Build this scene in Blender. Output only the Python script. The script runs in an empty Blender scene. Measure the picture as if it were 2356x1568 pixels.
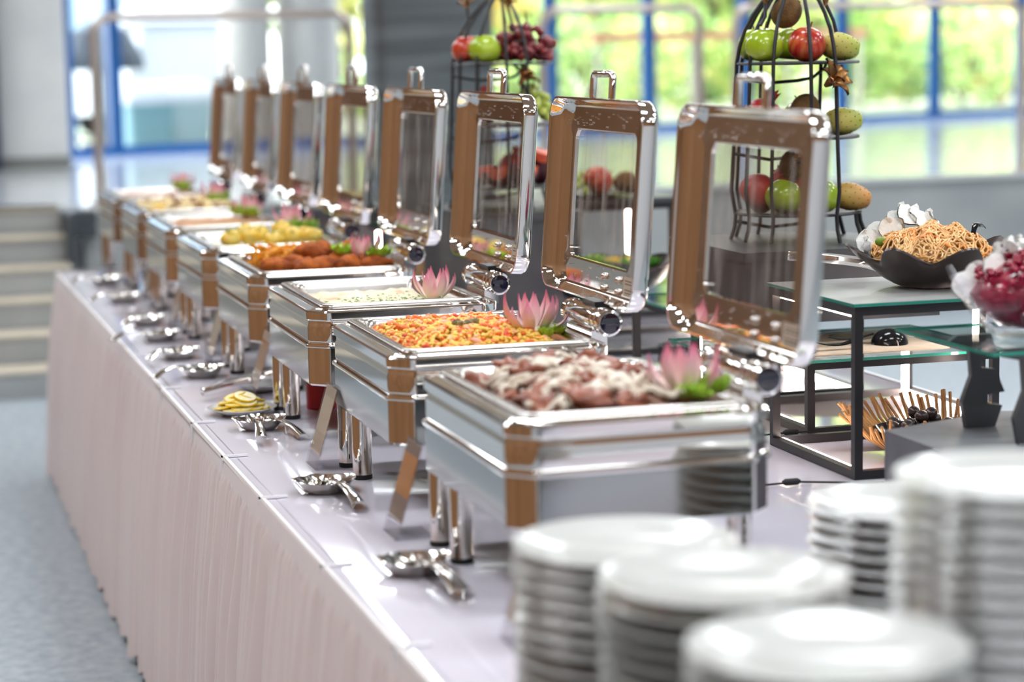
import bpy, bmesh, math, random
from mathutils import Vector, Matrix, noise

random.seed(7)
SC = bpy.context.scene
COL = SC.collection
PI = math.pi

# ------------------------------------------------------------------ camera
CAM = Vector((-0.9306, -3.2321, 0.8879))
cd = bpy.data.cameras.new('camera')
cam = bpy.data.objects.new('camera', cd)
COL.objects.link(cam)
_pi, _ya, _ro = 0.1331, 0.2814, -0.0197
_F = Vector((math.sin(_ya) * math.cos(_pi), math.cos(_ya) * math.cos(_pi), -math.sin(_pi)))
_R = Vector((math.cos(_ya), -math.sin(_ya), 0))
_U = _R.cross(_F)
_R2 = math.cos(_ro) * _R + math.sin(_ro) * _U
_U2 = -math.sin(_ro) * _R + math.cos(_ro) * _U
cam.matrix_world = Matrix(((_R2.x, _U2.x, -_F.x, CAM.x), (_R2.y, _U2.y, -_F.y, CAM.y),
                           (_R2.z, _U2.z, -_F.z, CAM.z), (0, 0, 0, 1)))
cd.sensor_width = 36.0
cd.lens = 36.0 * 5100.0 / 2356.0
cd.clip_start = 0.05
cd.clip_end = 300
cd.dof.use_dof = True
cd.dof.focus_distance = 4.85
cd.dof.aperture_fstop = 2.0
SC.camera = cam

# ------------------------------------------------------------------ sky, exposure
W = bpy.data.worlds.new('overcast_sky')
SC.world = W
W.use_nodes = True
_wn = W.node_tree.nodes
_wn['Background'].inputs[0].default_value = (0.93, 0.97, 1.0, 1)
_wn['Background'].inputs[1].default_value = 2.2
SC.view_settings.view_transform = 'Standard'
SC.view_settings.look = 'None'
SC.view_settings.gamma = 1
SC.view_settings.use_curve_mapping = False
SC.view_settings.exposure = 1.85
SC.cycles.caustics_reflective = False
SC.cycles.caustics_refractive = False
SC.cycles.max_bounces = 7
SC.cycles.diffuse_bounces = 3
SC.cycles.glossy_bounces = 5
SC.cycles.transmission_bounces = 5
SC.cycles.transparent_max_bounces = 14
SC.cycles.adaptive_threshold = 0.04
SC.cycles.use_light_tree = False
PANEL_POWER = 6.0
LED_POWER = 9.0

# ------------------------------------------------------------------ helpers
def srgb(r, g, b):
    def f(c):
        c /= 255.0
        return c / 12.92 if c <= 0.04045 else ((c + 0.055) / 1.055) ** 2.4
    return (f(r), f(g), f(b), 1)

MATS = {}
def mat(name, col, rough=0.5, metal=0.0, col2=None, nscale=8.0, stretch=(1, 1, 1), bump=0.0, bscale=40.0,
        trans=0.0, ior=1.45, emit=None, estr=0.0, spec=0.5, coat=0.0, sss=0.0, contrast=(0.35, 0.65), nrough=0.0,
        detail=4.0, aniso=0.0, sheen=0.0):
    if name in MATS:
        return MATS[name]
    m = bpy.data.materials.new(name)
    m.use_nodes = True
    nt = m.node_tree
    b = nt.nodes['Principled BSDF']
    b.inputs['Base Color'].default_value = col
    b.inputs['Roughness'].default_value = rough
    b.inputs['Metallic'].default_value = metal
    b.inputs['IOR'].default_value = ior
    b.inputs['Specular IOR Level'].default_value = spec
    b.inputs['Transmission Weight'].default_value = trans
    b.inputs['Coat Weight'].default_value = coat
    b.inputs['Sheen Weight'].default_value = sheen
    if sss:
        b.inputs['Subsurface Weight'].default_value = sss
        b.inputs['Subsurface Radius'].default_value = (0.01, 0.006, 0.004)
    if emit:
        b.inputs['Emission Color'].default_value = emit
        b.inputs['Emission Strength'].default_value = estr
    if col2 or bump or nrough:
        tc = nt.nodes.new('ShaderNodeTexCoord')
        mp = nt.nodes.new('ShaderNodeMapping')
        mp.inputs['Scale'].default_value = stretch
        nt.links.new(tc.outputs['Object'], mp.inputs[0])
    if col2:
        n = nt.nodes.new('ShaderNodeTexNoise')
        n.inputs['Scale'].default_value = nscale
        n.inputs['Detail'].default_value = detail
        nt.links.new(mp.outputs[0], n.inputs['Vector'])
        r = nt.nodes.new('ShaderNodeValToRGB')
        r.color_ramp.elements[0].position = contrast[0]
        r.color_ramp.elements[1].position = contrast[1]
        r.color_ramp.elements[0].color = col
        r.color_ramp.elements[1].color = col2
        nt.links.new(n.outputs[0], r.inputs[0])
        nt.links.new(r.outputs[0], b.inputs['Base Color'])
    if bump:
        n2 = nt.nodes.new('ShaderNodeTexNoise')
        n2.inputs['Scale'].default_value = bscale
        n2.inputs['Detail'].default_value = 3
        nt.links.new(mp.outputs[0], n2.inputs['Vector'])
        bp = nt.nodes.new('ShaderNodeBump')
        bp.inputs['Strength'].default_value = bump
        bp.inputs['Distance'].default_value = 0.01
        nt.links.new(n2.outputs[0], bp.inputs['Height'])
        nt.links.new(bp.outputs[0], b.inputs['Normal'])
    MATS[name] = m
    return m

def thin_glass(name, tint=(1, 1, 1, 1), gloss=0.1, rough=0.02):
    if name in MATS:
        return MATS[name]
    m = bpy.data.materials.new(name)
    m.use_nodes = True
    nt = m.node_tree
    nt.nodes.remove(nt.nodes['Principled BSDF'])
    t = nt.nodes.new('ShaderNodeBsdfTransparent')
    t.inputs[0].default_value = tint
    g = nt.nodes.new('ShaderNodeBsdfGlossy')
    g.inputs['Roughness'].default_value = rough
    lw = nt.nodes.new('ShaderNodeLayerWeight')
    lw.inputs[0].default_value = 0.5
    pw = nt.nodes.new('ShaderNodeMath')
    pw.operation = 'POWER'
    pw.inputs[1].default_value = 4.0
    nt.links.new(lw.outputs['Facing'], pw.inputs[0])
    mx = nt.nodes.new('ShaderNodeMixShader')
    ma = nt.nodes.new('ShaderNodeMath')
    ma.operation = 'MULTIPLY_ADD'
    ma.inputs[1].default_value = 0.45
    ma.inputs[2].default_value = gloss * 0.4
    ma.use_clamp = True
    nt.links.new(pw.outputs[0], ma.inputs[0])
    nt.links.new(ma.outputs[0], mx.inputs[0])
    nt.links.new(t.outputs[0], mx.inputs[1])
    nt.links.new(g.outputs[0], mx.inputs[2])
    nt.links.new(mx.outputs[0], nt.nodes['Material Output'].inputs[0])
    MATS[name] = m
    return m

class MB:
    """collects vertices and faces; build() links them as one mesh object"""
    def __init__(self):
        self.v = []; self.f = []; self.mi = []; self.cur = 0
    def add(self, vs, fs):
        o = len(self.v)
        self.v.extend([tuple(p) for p in vs])
        for f in fs:
            self.f.append(tuple(i + o for i in f)); self.mi.append(self.cur)
        return self
    def box(self, x0, x1, y0, y1, z0, z1):
        vs = [(x0, y0, z0), (x1, y0, z0), (x1, y1, z0), (x0, y1, z0), (x0, y0, z1), (x1, y0, z1), (x1, y1, z1), (x0, y1, z1)]
        return self.add(vs, [(3, 2, 1, 0), (4, 5, 6, 7), (0, 1, 5, 4), (1, 2, 6, 5), (2, 3, 7, 6), (3, 0, 4, 7)])
    def loft(self, rings, closed=False, cap0=False, cap1=False):
        n = len(rings[0]); vs = [p for r in rings for p in r]; fs = []
        m = len(rings)
        for i in range(m if closed else m - 1):
            a = i * n; b = ((i + 1) % m) * n
            for j in range(n):
                k = (j + 1) % n
                fs.append((a + j, a + k, b + k, b + j))
        if cap0: fs.append(tuple(range(n - 1, -1, -1)))
        if cap1: fs.append(tuple((m - 1) * n + j for j in range(n)))
        return self.add(vs, fs)
    def lathe(self, prof, seg=24, c=(0, 0, 0), cap0=True, cap1=True):
        rings = [[(c[0] + r * math.cos(2 * PI * j / seg), c[1] + r * math.sin(2 * PI * j / seg), c[2] + z) for j in range(seg)] for r, z in prof]
        return self.loft(rings, cap0=cap0, cap1=cap1)
    def tube(self, path, r, seg=8, caps=True, closed=False):
        P = [Vector(p) for p in path]; n = len(P); rings = []
        up = Vector((0, 0, 1)); prev = None
        for i in range(n):
            if closed: t = (P[(i + 1) % n] - P[i - 1])
            else: t = P[min(i + 1, n - 1)] - P[max(i - 1, 0)]
            t = t.normalized() if t.length > 1e-9 else Vector((0, 0, 1))
            if prev is None:
                a = t.cross(up)
                if a.length < 1e-3: a = t.cross(Vector((0, 1, 0)))
            else:
                a = prev - t * prev.dot(t)
            a.normalize(); prev = a; b = t.cross(a)
            ri = r[i] if isinstance(r, (list, tuple)) else r
            rings.append([P[i] + a * (ri * math.cos(2 * PI * j / seg)) + b * (ri * math.sin(2 * PI * j / seg)) for j in range(seg)])
        return self.loft(rings, closed=closed, cap0=caps and not closed, cap1=caps and not closed)
    def prism(self, poly, z0, z1):
        return self.loft([[(x, y, z0) for x, y in poly], [(x, y, z1) for x, y in poly]], cap0=True, cap1=True)
    def ball(self, c, rx, ry=None, rz=None, seg=12, rings=8, jit=0.0, rot=None, js=9.0):
        ry = rx if ry is None else ry; rz = rx if rz is None else rz
        vs = []; fs = []
        c = Vector(c)
        off = Vector((random.random() * 50, random.random() * 50, 0)) if jit else None
        def pt(th, ph):
            d = Vector((math.sin(th) * math.cos(ph), math.sin(th) * math.sin(ph), math.cos(th)))
            s = 1.0 + (jit * noise.noise(d * 1.7 + off) * 2 + jit * .6 * noise.noise(d * 4.1 + off) if jit else 0)
            p = Vector((d.x * rx, d.y * ry, d.z * rz)) * s
            if rot is not None: p = rot @ p
            return c + p
        vs.append(pt(0, 0))
        for i in range(1, rings):
            for j in range(seg): vs.append(pt(PI * i / rings, 2 * PI * j / seg))
        vs.append(pt(PI, 0))
        for j in range(seg): fs.append((0, 1 + j, 1 + (j + 1) % seg))
        for i in range(rings - 2):
            a = 1 + i * seg; b = a + seg
            for j in range(seg): fs.append((a + j, b + j, b + (j + 1) % seg, a + (j + 1) % seg))
        l = len(vs) - 1; a = 1 + (rings - 2) * seg
        for j in range(seg): fs.append((l, a + (j + 1) % seg, a + j))
        return self.add(vs, fs)
    def mesh(self, name, mats, smooth=40):
        me = bpy.data.meshes.new(name)
        me.from_pydata(self.v, [], self.f)
        ms = mats if isinstance(mats, (list, tuple)) else [mats]
        for m in ms: me.materials.append(m)
        if len(ms) > 1: me.polygons.foreach_set('material_index', self.mi)
        bm = bmesh.new(); bm.from_mesh(me)
        bmesh.ops.recalc_face_normals(bm, faces=bm.faces)
        bm.to_mesh(me); bm.free()
        if smooth:
            me.polygons.foreach_set('use_smooth', [True] * len(me.polygons))
            me.set_sharp_from_angle(angle=math.radians(smooth))
        me.update()
        return me
    def build(self, name, mats, parent=None, loc=(0, 0, 0), rot=(0, 0, 0), smooth=40):
        return put(name, self.mesh(name, mats, smooth), parent, loc, rot)

def put(name, me, parent=None, loc=(0, 0, 0), rot=(0, 0, 0), scale=None):
    o = bpy.data.objects.new(name, me)
    COL.objects.link(o)
    o.location = loc; o.rotation_euler = rot
    if scale: o.scale = scale
    if parent: o.parent = parent
    return o

def tag(o, label=None, cat=None, group=None, kind=None):
    if label: o['label'] = label
    if cat: o['category'] = cat
    if group: o['group'] = group
    if kind: o['kind'] = kind
    return o

def wn(o):
    m = o.modifiers.new('weighted_normal', 'WEIGHTED_NORMAL')
    m.mode = 'FACE_AREA'; m.weight = 80; m.keep_sharp = True
    return o

def thing(name, label, cat, loc=(0, 0, 0), rot=(0, 0, 0), group=None):
    return tag(put(name, None, None, loc, rot), label, cat, group)

def copy_tree(o, parent=None):
    c = o.copy(); COL.objects.link(c); c.parent = parent
    for ch in o.children: copy_tree(ch, c)
    return c

def struct(name, mb, m, smooth=40, label=None, parent=None):
    o = mb.build(name, m, parent, smooth=smooth)
    if parent is None:
        o['kind'] = 'structure'
        if label: o['label'] = label
    return o

def rrect(x0, x1, y0, y1, r, n=5):
    pts = []
    for cx, cy, a in ((x1 - r, y1 - r, 0), (x0 + r, y1 - r, 90), (x0 + r, y0 + r, 180), (x1 - r, y0 + r, 270)):
        for i in range(n + 1):
            t = math.radians(a + 90 * i / n)
            pts.append((cx + r * math.cos(t), cy + r * math.sin(t)))
    return pts

def crect(x0, x1, y0, y1, c, e=0.006, n=3):
    """rectangle with chamfered corners whose edges are softly rounded"""
    k = [(x1, y0 + c), (x1, y1 - c), (x1 - c, y1), (x0 + c, y1), (x0, y1 - c), (x0, y0 + c), (x0 + c, y0), (x1 - c, y0)]
    pts = []
    m = len(k)
    for i in range(m):
        p = Vector(k[i]); a = Vector(k[i - 1]); b = Vector(k[(i + 1) % m])
        da = (a - p).normalized() * e; db = (b - p).normalized() * e
        for j in range(n + 1):
            t = j / n
            q = (p + da) * (1 - t) ** 2 + p * 2 * t * (1 - t) + (p + db) * t ** 2
            pts.append((q.x, q.y))
    return pts

ORD = ['top', 'second', 'third', 'fourth', 'fifth', 'sixth', 'seventh', 'eighth', 'ninth', 'tenth', 'eleventh', 'twelfth', 'thirteenth',
       'fourteenth', 'fifteenth', 'sixteenth', 'seventeenth', 'eighteenth', 'nineteenth', 'twentieth', 'twenty-first', 'twenty-second',
       'twenty-third', 'twenty-fourth', 'twenty-fifth', 'twenty-sixth', 'twenty-seventh', 'twenty-eighth', 'twenty-ninth', 'thirtieth']

# ------------------------------------------------------------------ materials
M_chrome = mat('chrome', (0.86, 0.85, 0.83, 1), 0.05, 1.0)
M_steel = mat('brushed_steel', (0.80, 0.79, 0.77, 1), 0.17, 1.0)
M_cutlery = mat('cutlery_steel', (0.80, 0.78, 0.75, 1), 0.13, 1.0)
M_panst = mat('pan_steel', (0.60, 0.585, 0.56, 1), 0.2, 1.0)
M_black = mat('black_metal', srgb(38, 37, 40), 0.42)
M_blackgl = mat('black_gloss', srgb(22, 22, 24), 0.12)
M_rubber = mat('rubber', srgb(25, 24, 26), 0.6)
M_white = mat('white_ceramic', srgb(198, 201, 198), 0.16, coat=0.2)
M_navy = mat('navy_cap', srgb(10, 8, 44), 0.04, coat=1.0, spec=0.8)
M_wood = mat('wood_panel', srgb(150, 106, 66), 0.45, col2=srgb(120, 80, 48), nscale=3.0, stretch=(6, 6, .5))
M_floor = mat('grey_floor', srgb(150, 163, 173), 0.38, col2=srgb(184, 194, 200), nscale=24, detail=6, contrast=(0.35, 0.68))
M_upfloor = mat('pale_floor', srgb(208, 216, 224), 0.18, col2=srgb(220, 226, 232), nscale=3, coat=.4)
M_conc = mat('concrete', srgb(156, 160, 161), 0.75, col2=srgb(170, 173, 172), nscale=2.5)
M_tread = mat('stair_tread', srgb(186, 178, 160), 0.6, col2=srgb(200, 192, 176), nscale=10)
M_plaster = mat('white_plaster', srgb(206, 210, 210), 0.8, col2=srgb(216, 219, 218), nscale=3)
M_blue = mat('blue_frame', srgb(0, 80, 146), 0.35)
M_ceil = mat('ceiling_wood', srgb(176, 150, 126), 0.6, col2=srgb(156, 128, 104), nscale=3, stretch=(.5, 6, 1))
M_rail = mat('rail_steel', srgb(190, 178, 170), 0.35, 0.7)
M_panel = mat('light_panel', srgb(255, 250, 240), 0.5, emit=(0.92, 0.96, 1.0, 1), estr=PANEL_POWER)
M_led = mat('led_strip', srgb(255, 240, 232), 0.5, emit=(1, 0.80, 0.70, 1), estr=LED_POWER)
M_pane = thin_glass('window_glass', (0.96, 0.98, 1, 1), 0.06)
M_lidglass = thin_glass('lid_glass', (0.86, 0.84, 0.82, 1), 0.14, 0.03)
_nt = M_lidglass.node_tree
_df = _nt.nodes.new('ShaderNodeBsdfDiffuse'); _df.inputs[0].default_value = (.85, .86, .86, 1)
_no = _nt.nodes.new('ShaderNodeTexNoise'); _no.inputs['Scale'].default_value = 3.0; _no.inputs['Detail'].default_value = 5
_ma = _nt.nodes.new('ShaderNodeMapping'); _ma.inputs['Scale'].default_value = (8, 14, 1.6)
_to = _nt.nodes.new('ShaderNodeTexCoord'); _nt.links.new(_to.outputs['Object'], _ma.inputs[0]); _nt.links.new(_ma.outputs[0], _no.inputs['Vector'])
_rm = _nt.nodes.new('ShaderNodeMapRange'); _rm.inputs[1].default_value = .48; _rm.inputs[2].default_value = .78; _rm.inputs[4].default_value = .30
_nt.links.new(_no.outputs[0], _rm.inputs[0])
_mm = _nt.nodes.new('ShaderNodeMixShader'); _nt.links.new(_rm.outputs[0], _mm.inputs[0])
_old = _nt.nodes['Material Output'].inputs[0].links[0].from_socket
_nt.links.new(_old, _mm.inputs[1]); _nt.links.new(_df.outputs[0], _mm.inputs[2]); _nt.links.new(_mm.outputs[0], _nt.nodes['Material Output'].inputs[0])
M_shelfglass = thin_glass('shelf_glass', (0.90, 0.95, 0.93, 1), 0.10, 0.02)
M_glassedge = mat('glass_edge', srgb(60, 160, 140), 0.1, trans=0.3, spec=0.7)
M_acrylic = thin_glass('acrylic', (0.97, 0.97, 0.98, 1), 0.12, 0.02)
M_skirt = mat('skirt_satin', srgb(238, 226, 224), 0.5, sheen=0.3, col2=srgb(232, 218, 217), nscale=2)
M_cover = mat('vinyl_cover', srgb(222, 218, 230), 0.07, coat=0.5, spec=0.5)

ZF = -0.83     # lower floor
ZU = 0.01      # upper floor
# ------------------------------------------------------------------ room shell
struct('floor', MB().box(-3.1, 12, -9, 9.6, ZF - .1, ZF), M_floor)
FA = Vector((0.72, 15.60)); FD = Vector((0.966, 0.2585)).normalized()
def fac(s, back=0.0):
    n = Vector((-FD.y, FD.x))
    p = FA + FD * s + n * back
    return (p.x, p.y)
def beyond(s0, bk):
    """ground point outside, bk metres behind the facade, seen from the hall through run-length s0"""
    p = Vector(fac(s0)); d = (p - CAM.xy).normalized()
    q = p + d * (bk / d.dot(Vector((-FD.y, FD.x))))
    return (q.x, q.y)
up = MB()
up.prism([(0.24, 9.56), (14, 9.56), fac(13.5, -.1), fac(-4.2, -.1), (-3.06, 9.9), (-3.06, 9.73), (0.24, 9.73)], ZF, ZU)
struct('floor_upper', up, M_upfloor)
struct('wall_retaining', MB().box(0.24, 12, 9.53, 9.56, ZF, ZU - .03), M_conc)
struct('trim_1', MB().box(0.24, 12, 9.50, 9.56, ZU - .03, ZU + .003), mat('edge_stone', srgb(205, 208, 206), 0.5))
struct('wall_left', MB().box(-3.15, -3.05, -9, 4.5, ZF, 3.5), M_wood)
M_wood_dimmed = mat('wood_panel_dimmed', srgb(116, 82, 56), 0.45, col2=srgb(92, 62, 40), nscale=3.0, stretch=(6, 6, .5))  # wood colour darkened to stand in for less light reflected in the lids
struct('wall_left_far', MB().box(-3.15, -3.05, 4.5, 14.2, ZF, 3.5), M_wood_dimmed)
struct('wall_back', MB().box(-3.15, 12, -9.1, -9, ZF, .55), mat('pale_bounce_wall', srgb(214, 212, 214), 0.8))  # unseen wall, lower part made pale to brighten reflections in the lid ends
struct('wall_back_upper', MB().box(-3.15, 12, -9.1, -9, .55, 3.5), M_wood)
struct('wall_right', MB().box(12, 12.1, -9, 18.6, ZF, 3.5), mat('pale_wall', srgb(205, 208, 210), 0.8))
struct('ceiling', MB().prism([(-5.3, -9), (12, -9), (14, 19.4), fac(-6.3)], 3.5, 3.6), M_ceil)
struct('wall_far', MB().prism([(-3.06, 14.05), (-0.15, 14.05), (-0.15, 14.25), (-3.06, 14.25)], ZU, 3.5), M_wood_dimmed)
struct('pillar', MB().prism(rrect(0.06, 0.585, 14.15, 14.65, .02, 2), ZU, 3.5), M_plaster, label='pale square plaster pillar beside the blue glazed door')
struct('trim_2', MB().box(-.2, 0.05, 14.0, 14.25, ZU, 3.5), mat('navy_jamb', srgb(20, 40, 80), 0.5))
struct('baseboard_pillar', MB().prism(rrect(0.05, 0.595, 14.14, 14.66, .02, 2), ZU, ZU + .09), mat('grey_base', srgb(125, 128, 124), 0.6))

# stairs up to the upper floor
st = tag(put('stairs', None, None, (0, 0, 0)), 'six grey concrete steps with pale treads rising beside the table', None, None, 'structure')
for i in range(6):
    y0 = 8.0 + i * .336
    z1 = ZF + (i + 1) * .14
    MB().box(-3.0, 0.12, y0, 9.725, ZF + i * .14, z1 - .012).build('step', M_conc, st, smooth=0)
    MB().box(-3.0, 0.12, y0 - .015, y0 + .30, z1 - .012, z1).build('tread', M_tread, st, smooth=0)
MB().prism([(0.121, 9.2), (0.16, 9.2), (0.16, 9.68), (0.121, 9.68)], ZF, ZU - .02).build('stringer', mat('slate_side', srgb(62, 68, 74), 0.6), st, smooth=0)
MB().box(0.165, 0.30, 9.42, 9.50, ZU - .16, ZU - .01).build('end_block', mat('slate_side', srgb(62, 68, 74), 0.6), st, smooth=0)

# dark clad column
struct('column', MB().prism(rrect(1.71, 2.305, 8.2, 8.75, .01, 2), ZF, 3.5),
       mat('dark_cladding', srgb(66, 71, 74), 0.38, col2=srgb(96, 102, 104), nscale=5.0, stretch=(.25, .25, 5)), label='broad dark grey clad column behind the chafing dishes')

# guard rails on the edge of the upper floor
def rail(x0, x1, y, label, left_post=True, right_post=True, mids=()):
    t = thing('guard_rail', label, 'railing', (0, y, ZU), group='steel guard rails on the upper floor')
    H = 1.075; r = .10
    path = []
    if left_post:
        path += [(x0, 0, H - r)] + [(x0 + r - r * math.cos(a), 0, H - r + r * math.sin(a)) for a in (PI / 8, PI / 4, 3 * PI / 8)]
    path += [(x0 + r, 0, H), (x1 - r, 0, H)]
    if right_post:
        path += [(x1 - r + r * math.sin(a), 0, H - r + r * math.cos(a)) for a in (PI / 8, PI / 4, 3 * PI / 8)] + [(x1, 0, H - r)]
    MB().tube(path, .027, 10).build('top_rail', M_rail, t)
    for px in ([x0] if left_post else []) + ([x1] if right_post else []) + list(mids):
        MB().tube([(px, 0, 0), (px, 0, H - r)], .027, 10).build('post', M_rail, t)
        MB().lathe([(.06, 0), (.06, .012)], 14, (px, 0, 0)).build('base_plate', M_rail, t)
    return t
rail(0.365, 1.87, 9.80, 'steel tube guard rail on the upper floor beside the stairs')
rail(3.02, 4.03, 9.65, 'short steel tube guard rail behind the tall fruit stand of grapes')
rail(4.27, 6.25, 9.65, 'long steel tube guard rail behind the fruit stand of apples and kiwis')

# glazed facade: each bay is a window with blue frame and pane
nwin = 0
BAYS = [-.02, .40, 3.55, 4.74, 5.86, 7.02, 8.26, 9.51, 10.74, 12.0]
for i in range(len(BAYS) - 1):
    s0, s1 = BAYS[i], BAYS[i + 1]
    nwin += 1
    w = tag(put('window_%d' % nwin, None), 'tall window bay with blue metal frame', None, None, 'structure')
    def fbox(a, b, z0, z1, th, m, name, off=0.0):
        MB().prism([fac(a, off - th / 2), fac(b, off - th / 2), fac(b, off + th / 2), fac(a, off + th / 2)], z0, z1).build(name, m, w, smooth=0)
    hw = .055
    fbox(s0 - hw, s0 + hw, ZU, 3.5, .10, M_blue, 'mullion')
    fbox(s0 + hw, s1 - hw, ZU, ZU + .09, .09, M_blue, 'bottom_rail')
    fbox(s0 + hw, s1 - hw, 2.3, 2.38, .09, M_blue, 'transom')
    fbox(s0 + hw, s1 - hw, ZU + .09, 2.3, .012, M_pane, 'pane')
    fbox(s0 + hw, s1 - hw, 2.38, 3.5, .05, M_plaster, 'sky_block_panel')  # unseen opaque panel added in place of glass to cut sky glare on the table

# ceiling light panels; rows over the upper floor are added to brighten the pillar
for iy, yy in enumerate((-6.5, -3.4, -0.6, 2.2, 5.0, 7.8, 10.4, 12.8)):
    for ix, xx in enumerate((-1.6, 1.2, 4.0, 6.8) if yy < 9 else (-1.6, 4.0, 6.8)):
        t = thing('ceiling_light', 'flat rectangular light panel set in the wooden ceiling', 'ceiling light', (xx, yy, 3.46), group='ceiling light panels')
        MB().box(-.65, .65, -.34, .34, 0, .04).build('housing', M_plaster, t, smooth=0)
        MB().box(-.60, .60, -.29, .29, -.012, 0).build('diffuser', M_panel, t, smooth=0)

# ------------------------------------------------------------------ outside
struct('ground_outside', MB().prism([fac(-14, .15), fac(26, .15), fac(36, 45), fac(-26, 45)], -.06, -.01),
       mat('pale_paving', srgb(190, 190, 176), 0.8, col2=srgb(170, 180, 150), nscale=.6))
M_bark = mat('bark', srgb(96, 80, 62), 0.9)
def leaf_mesh(name, n, rx, ry, rz, mats, size=.16, seed=0):
    rnd = random.Random(seed)
    mb = MB()
    for i in range(n):
        while True:
            p = Vector((rnd.uniform(-1, 1), rnd.uniform(-1, 1), rnd.uniform(-1, 1)))
            if .35 < p.length < 1: break
        p = Vector((p.x * rx, p.y * ry, p.z * rz))
        a = Vector((rnd.gauss(0, 1), rnd.gauss(0, 1), rnd.gauss(0, 1))).normalized()
        b = a.orthogonal().normalized()
        s = size * rnd.uniform(.6, 1.3)
        mb.cur = rnd.randrange(len(mats))
        mb.add([p - a * s, p + b * s * .5, p + a * s, p - b * s * .5 + a * .1 * s], [(0, 1, 2, 3)])
    return mb.mesh(name, mats, 0)
def leafm(name, c):
    m = mat(name, c, 0.55)
    b = m.node_tree.nodes['Principled BSDF']
    b.inputs['Subsurface Weight'].default_value = 0.0
    return m
LG = [leafm('leaf_lime', srgb(190, 210, 120)), leafm('leaf_green', srgb(146, 182, 98)), leafm('leaf_yellow', srgb(226, 220, 140))]
LO = [leafm('leaf_gold', srgb(236, 198, 116)), leafm('leaf_yellow', srgb(222, 214, 110)), leafm('leaf_pale', srgb(222, 226, 170))]
LD = [leafm('leaf_deep', srgb(116, 152, 88)), leafm('leaf_green', srgb(120, 170, 62)), leafm('leaf_lime', srgb(176, 205, 84))]
crowns = {'g': leaf_mesh('crown_g', 1100, 1.5, 1.3, 1.5, LG, seed=1), 'o': leaf_mesh('crown_o', 1100, 1.5, 1.3, 1.5, LO, seed=2), 'd': leaf_mesh('crown_d', 1100, 1.5, 1.3, 1.5, LD, seed=3)}
trunk = MB().tube([(0, 0, 0), (.05, 0, 1.0), (0, .05, 2.2)], [.14, .11, .07], 8).mesh('trunk', M_bark)
TREES = [(2.6, 9, 'g', 'lime green tree seen between the two pale columns outside'), (3.7, 8, 'o', 'pale yellow tree beside the dark column outside'),
         (5.2, 7, 'g', 'lime green tree behind the first window past the dark column'), (6.6, 8.5, 'd', 'deep green tree behind the short guard rail'),
         (8.0, 7.5, 'g', 'bright green tree behind the fruit stand of apples and kiwis'), (9.6, 8.2, 'o', 'golden autumn tree above the wooden terrace rail'),
         (10.6, 9.5, 'o', 'pale gold tree beyond the last blue mullion'), (11.6, 9, 'g', 'green tree beyond the end of the wooden terrace rail')]
for s, bk, k, lab in TREES:
    x, y = beyond(s, bk)
    t = thing('tree', lab, 'tree', (x, y, 0), (0, 0, s), group='trees outside the windows')
    put('trunk', trunk, t)
    put('crown', crowns[k], t, (0, 0, 2.6), (0, 0, 0), (1.15, 1.1, 1.25))
TREES2 = [(4.3, 13, 'g', 'distant lime tree past the dark column'), (5.6, 13.5, 'o', 'distant gold tree over the short guard rail'), (7.2, 13, 'g', 'distant lime tree behind the apple stand'), (8.8, 13.4, 'g', 'distant lime tree over the terrace rail'),
          (9.6, 13.2, 'o', 'distant gold tree over the terrace rail end'), (10.2, 13.6, 'g', 'distant pale tree right of the terrace rail'), (11.0, 13, 'o', 'distant gold tree at the last window')]
for s, bk, k, lab in TREES2:
    x, y = beyond(s, bk)
    t = thing('tree', lab, 'tree', (x, y, 0), (0, 0, s * 2), group='distant trees outside the windows')
    put('trunk', trunk, t)
    put('crown', crowns[k], t, (0, 0, 1.9), (0, 0, 0), (1.2, 1.1, 1.35))
bush = {'g': leaf_mesh('bush_g', 520, .75, .6, .62, LG, .09, 5), 'd': leaf_mesh('bush_d', 520, .75, .6, .62, LD, .09, 6), 'o': leaf_mesh('bush_o', 520, .75, .6, .62, LO, .09, 7)}
stems = MB()
for k in range(6):
    stems.tube([(0, 0, 0), (.25 * math.cos(k), .25 * math.sin(k), .7)], .012, 5)
stems = stems.mesh('stems', M_bark)
BUSH = [(4.9, 'd', 'low dark bush behind the first window past the column'), (5.8, 'g', 'low lime bush left of the short guard rail end'), (6.5, 'd', 'low dark bush under the short guard rail'),
        (7.3, 'g', 'low lime bush behind the apples fruit stand'), (8.5, 'd', 'dark bush under the left part of the terrace rail'), (9.1, 'g', 'lime bush under the wooden terrace rail'),
        (9.9, 'd', 'dark bush at the right end of the terrace rail'), (10.7, 'o', 'golden bush beyond the terrace rail'), (3.0, 'g', 'small lime bush between the two pale columns'), (11.3, 'g', 'lime bush at the last window but one'), (12.0, 'd', 'dark bush at the last window'), (10.3, 'o', 'golden bush right of the terrace rail end')]
for i, (s, k, lab) in enumerate(BUSH):
    x, y = beyond(s, 3.0 + .6 * (i % 3))
    t = thing('bush', lab, 'bush', (x, y, 0), (0, 0, i), group='bushes outside the windows')
    put('stems', stems, t)
    put('foliage', bush[k], t, (0, 0, .62))
# two pale concrete columns outside
for s, r, lab in ((1.62, .23, 'slimmer pale concrete column outside the glazing'), (2.22, .29, 'broader pale concrete column outside the glazing')):
    x, y = beyond(s, .9)
    t = thing('concrete_column', lab, 'column', (x, y, -.01))
    MB().lathe([(r, 0), (r, 3.6)], 24).build('shaft', mat('column_concrete', srgb(176, 172, 166), 0.8, col2=srgb(188, 184, 178), nscale=2), t)
    MB().lathe([(r + .05, 0), (r + .05, .08), (r, .1)], 24, cap1=False).build('plinth', M_conc, t)
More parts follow.
